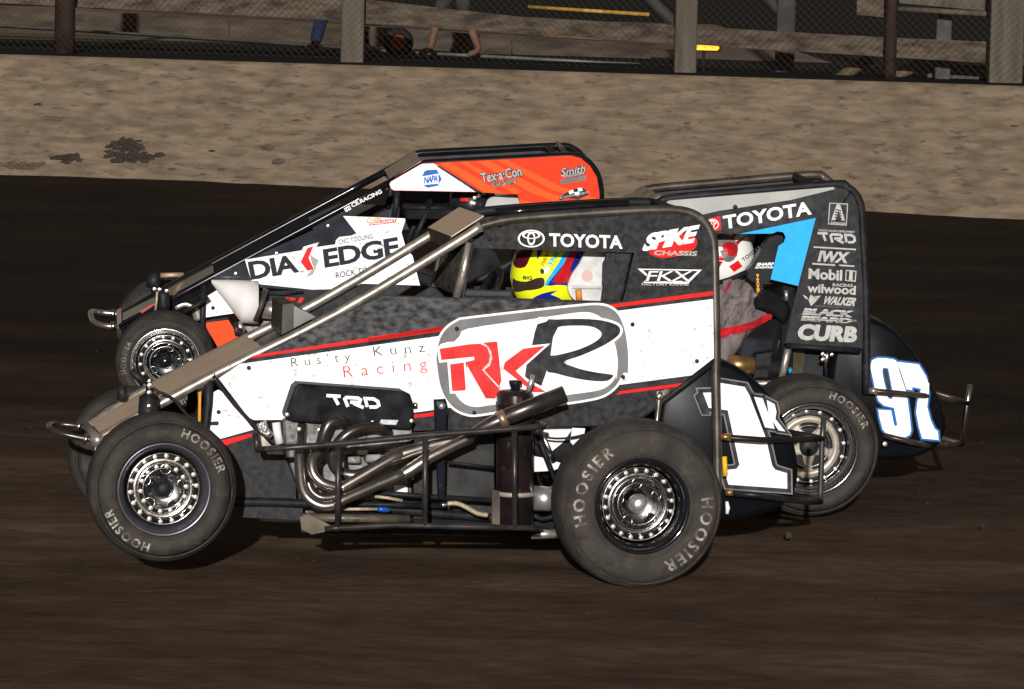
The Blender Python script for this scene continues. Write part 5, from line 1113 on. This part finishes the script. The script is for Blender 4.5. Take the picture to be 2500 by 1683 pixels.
hp_('visor', '770,480 800,500 900,515 1000,480 1075,480 1075,560 1000,590 900,600 780,610', VIS, 1.02); hp_('visor_pivot', '1040,395 1060,385 1080,405 1075,435 1050,438 1040,420', BLACKM, 1.024)
A.text('helmet_lettering', 'PIRATE', p1('Z3', 1075, 365), p1('Z3', 1150, 190), p1('Z3', 1048, 340), 0, M('rust_print', (.30, .08, .01), .4), hm, .02, 1., on_helmet(A, hA, rA, 1.03)); A.text('helmet_lettering', 'LYNK', p1('Z3', 1130, 400), p1('Z3', 1240, 220), p1('Z3', 1090, 370), 0, HC, hm, .03, 1., on_helmet(A, hA, rA, 1.03)); A.text('helmet_lettering', 'BIG', p1('Z3', 870, 490), p1('Z3', 960, 495), p1('Z3', 872, 455), 0, INK, hm, .03, 1., on_helmet(A, hA, rA, 1.035))
hB = B.L(*p1('R7', 1010, 610), B.c); rB = (.125, .112, .137); drB = driver(B, hB, 'driver with black helmet in the orange car', SUIT); hmB = helmet(B, drB, hB, rB, M('helmet_black', (.012, .012, .014), .25, coat=.5, dirt=.3, ds=40))
B.decal('helmet_label', [P('R7', '912,546 980,546 980,570 912,570')], 0, RED, hmB, mp=on_helmet(B, hB, rB, 1.02), sub=1)
SUITG = M('grey_suit', (.095, .08, .079), .9, rgb2=(.17, .145, .14), vs=18, bump=1., bs=13, stretch=(1.6, 1, .7))
hD_ = D.L(*p1('Z4', 190, 270), D.c); rD = (.130, .115, .140); drD = driver(D, hD_, 'driver with red and white helmet in the number 97 car', SUITG)
hmD = helmet(D, drD, hD_, rD, M('helmet_white', (.72, .72, .70), **GL))
def hq(nm, s, mat, k): D.decal(nm, [smoothpoly(P('Z4', s), 2)], 0, mat, hmD, mp=on_helmet(D, hD_, rD, k), sub=2)
HCR = M('helmet_crimson', (.42, .012, .02), rough=.18, metal=.3, coat=.6)
hq('helmet_stripe', '-60,40 250,20 420,50 330,150 320,260 250,310 170,330 120,440 60,520 -60,500', HCR, 1.010); hq('helmet_patch', '110,60 220,50 300,110 330,200 290,300 200,320 160,230 120,160', M('helmet_grey', (.12, .11, .105), .4, var=.4, vs=30), 1.014); hq('helmet_stripe', '180,150 250,120 320,160 320,240 270,270 200,230', HCR, 1.018)
D.decal('helmet_badge', [circ(p1('Z4', 145, 192), 9, 14, 5)], 0, WHITE2, hmD, mp=on_helmet(D, hD_, rD, 1.02)); D.decal('helmet_square', [P('Z4', '240,365 330,305 372,365 290,420')], 0, RED, hmD, mp=on_helmet(D, hD_, rD, 1.016), sub=1)
D.text('helmet_lettering', 'TOYOTA', p1('Z4', 385, 320), p1('Z4', 560, 185), p1('Z4', 362, 290), 0, INK, hmD, .02, 1., on_helmet(D, hD_, rD, 1.018))
# jacket: grey sleeve and red hem of the driver in the right hand car
def cloth(name, poly, lat, mat, parent, bul=.05, amp=.026, fs=.035, sub=4):
    xs = [p[0] for p in poly]; ys = [p[1] for p in poly]; cx, cy = (min(xs) + max(xs)) / 2, (min(ys) + max(ys)) / 2; hx, hy = (max(xs) - min(xs)) / 2, (max(ys) - min(ys)) / 2
    def mp(x, y):
        u, v = (x - cx) / hx, (y - cy) / hy; b = max(0, 1 - (u * u + v * v) * .55)
        f = noise.noise(((x + y * .5) * fs * 1.6, (y - x * .35) * fs * .5, 0)) + .5 * noise.noise((x * fs * 3, y * fs * 2, 4))
        return D.L(x, y, lat - bul * b ** .5 + amp * f)
    o = D.decal(name, [poly], 0, mat, parent, mp=mp, sub=sub)
    for p in o.data.polygons: p.use_smooth = True
    return o
cloth('jacket_shoulder', smoothpoly(P('Z4', '40,620 200,500 330,488 440,540 500,640 520,790 640,836 440,930 250,975 100,1000 40,900'), 2), .57, SUITG, drD)
cloth('jacket_hem', smoothpoly(P('Z4', '60,1075 60,985 200,968 350,936 480,900 615,828 668,858 560,935 400,1003 250,1048 150,1066'), 2), .53, M('red_cloth', (.36, .010, .014), .9, var=.35, vs=14, bump=.6, bs=16), drD, .015, .010, .06)
for s in ('190,610 230,540 275,500 270,520 230,590 195,625', '330,640 420,630 440,660 340,670'):
    x = D.panel('jacket_stripe', P('Z4', s), .515, MATS['red_cloth'], th=.004); x.parent = drD
x = D.panel('jacket_patch', P('Z4', '300,700 340,670 400,690 395,720 330,715'), .515, MATS['orange_print'], th=.004); x.parent = drD

SKIN = M('skin', (.10, .052, .032), .6, var=.15); JEANS = M('jeans', (.008, .014, .036), .9, var=.3, vs=8); SHIRT = M('dark_shirt', (.03, .03, .035), .9, var=.3); SHORTS = M('dark_shorts', (.03, .026, .024), .9, var=.3)
def bystander(f1, f2, label, bare, h=1.75):
    a = ground(*f1, 1.17); b = ground(*f2, 1.17); b.y = a.y + .12; m = (a + b) / 2; k = h / 1.75; N = {}; E_ = []
    def pt(x, y, z): return (m.x + x * k, m.y + y * k, 1.17 + z * k)
    N['pelvis'] = (pt(0, 0, .95), .13); N['spine'] = (pt(0, 0, 1.15), .125); N['chest'] = (pt(0, 0, 1.32), .14); N['neck'] = (pt(-.02, 0, 1.5), .055); N['head'] = (pt(-.03, 0, 1.62), .095); N['crown'] = (pt(-.02, 0, 1.72), .07)
    E_ += [('pelvis', 'spine'), ('spine', 'chest'), ('chest', 'neck'), ('neck', 'head'), ('head', 'crown')]
    L_ = {}; EL = []
    L_['pelvis'] = (N['pelvis'][0], .145)
    for t, f, s in (('l', a, -1), ('r', b, 1)):
        hip = pt(s * .02, s * .09, .88); kn = ((f.x + hip[0]) / 2 - .04, f.y, 1.17 + .49 * k); an = (f.x, f.y, 1.17 + .09); to = (f.x - .13, f.y, 1.17 + .035)
        for nm, p, r in (('hip', hip, .085), ('kn', kn, .058), ('an', an, .042), ('to', to, .035)): N[t + nm] = (p, r)
        E_ += [('pelvis', t + 'hip'), (t + 'hip', t + 'kn'), (t + 'kn', t + 'an'), (t + 'an', t + 'to')]
        L_[t + 'hip'] = (hip, .105); L_[t + 'kn'] = (kn, .085); EL += [('pelvis', t + 'hip'), (t + 'hip', t + 'kn')]
        if not bare: L_[t + 'an'] = ((an[0], an[1], an[2] + .0), .07); EL += [(t + 'kn', t + 'an')]
        N[t + 'sh'] = (pt(0, s * .19, 1.42), .06); N[t + 'el'] = (pt(.05, s * .26, 1.14), .045); N[t + 'wr'] = (pt(-.06, s * .27, .92), .03)
        E_ += [('chest', t + 'sh'), (t + 'sh', t + 'el'), (t + 'el', t + 'wr')]; hand(N, E_, t + 'wr', None, (-.3, 0, -1), (-1, 0, .2), t)
    o = skinned('person', N, E_, SKIN); tag(o, label, 'person', 'people behind the fence')
    skinned('shorts' if bare else 'jeans', L_, EL, SHORTS if bare else JEANS, parent=o)
    S_ = {k_: (v_[0], v_[1] * 1.12) for k_, v_ in N.items() if k_ in ('spine', 'chest', 'lsh', 'rsh', 'lel', 'rel')}
    skinned('shirt', S_, [('spine', 'chest'), ('chest', 'lsh'), ('chest', 'rsh'), ('lsh', 'lel'), ('rsh', 'rel')], SHIRT, parent=o)
    hr_ = {'head': (pt(-.01, 0, 1.66), .098), 'crown': (pt(0, 0, 1.73), .078)}; skinned('hair', hr_, [('head', 'crown')], DARK, parent=o)
    return o
bystander((768, 131), (888, 136), 'person in blue jeans walking behind the fence', False)
bystander((1050, 141), (1168, 148), 'person with bare legs walking behind the fence', True)
# dark wheel with red rim standing behind the fence
wc = ground(972, 141, 1.17); we = bpy.data.objects.new('cart_wheel', None); COL.objects.link(we); we.location = wc; tag(we, 'small dark wheel with red rim standing behind the fence', 'wheel')
V, F = lathe([(.12 + .045 * math.cos(k * math.pi / 5), .045 * math.sin(k * math.pi / 5)) for k in range(10)], 28, c=(0, 0, .165), closed=True); obj_from('tyre', V, F, DARK, we, True)
V, F = lathe([(.085, -.03), (.075, -.045), (.06, -.02), (.03, -.02), (.02, -.05), (.0005, -.05)], 24, c=(0, 0, .165)); obj_from('rim', V, F, M('dull_red', (.12, .012, .01), .5), we, True)
V, F = tubemesh([(-.17, -.02, .02), (-.1, -.03, .015), (.1, -.03, .015), (.18, -.02, .04)], .015, 8); obj_from('red_foot', V, F, MATS['dull_red'], we, True)

# ------------------------------------------------------------------ loose dirt on the track and flung clods
CL = M('clay_clod', (.035, .026, .019), .95, var=.35, vs=20, bump=.4, bs=60)
VV, FF = [], []
for i in range(260):
    x = random.uniform(-3.2, 3.2); y = random.uniform(13.2, 26); r = random.choice((.004, .005, .006, .007)); b = len(VV); z0 = gz(x, y)
    for a, e in ((0, 0), (1, 0), (2, 0), (3, 0), (4, 0)): VV.append((x + r * 1.3 * math.cos(a * 1.257 + i), y + r * math.sin(a * 1.257 + i), z0 - .002))
    VV.append((x + r * .2, y, z0 + r * random.uniform(.6, 1.2))); FF += [(b + j, b + (j + 1) % 5, b + 5) for j in range(5)]
o = obj_from('loose_dirt', VV, FF, CL, recalc=False); tag(o, 'loose crumbs of clay scattered over the track', 'dirt', kind='stuff')
for (px, py, d, s, lb) in ((1925, 1305, 17.2, .011, 'largest clod of clay flung up behind the right rear wheel'), (2400, 1282, 17.6, .006, 'small dark clod of clay flung up at the far right of the track')):
    dr = ray(px, py); p = CAM + dr * (d / dr.y); c = blob('dirt_clod', p, s, s, s * 1.3, CL, None, px); tag(c, lb, 'dirt clod', 'flung clods of clay')
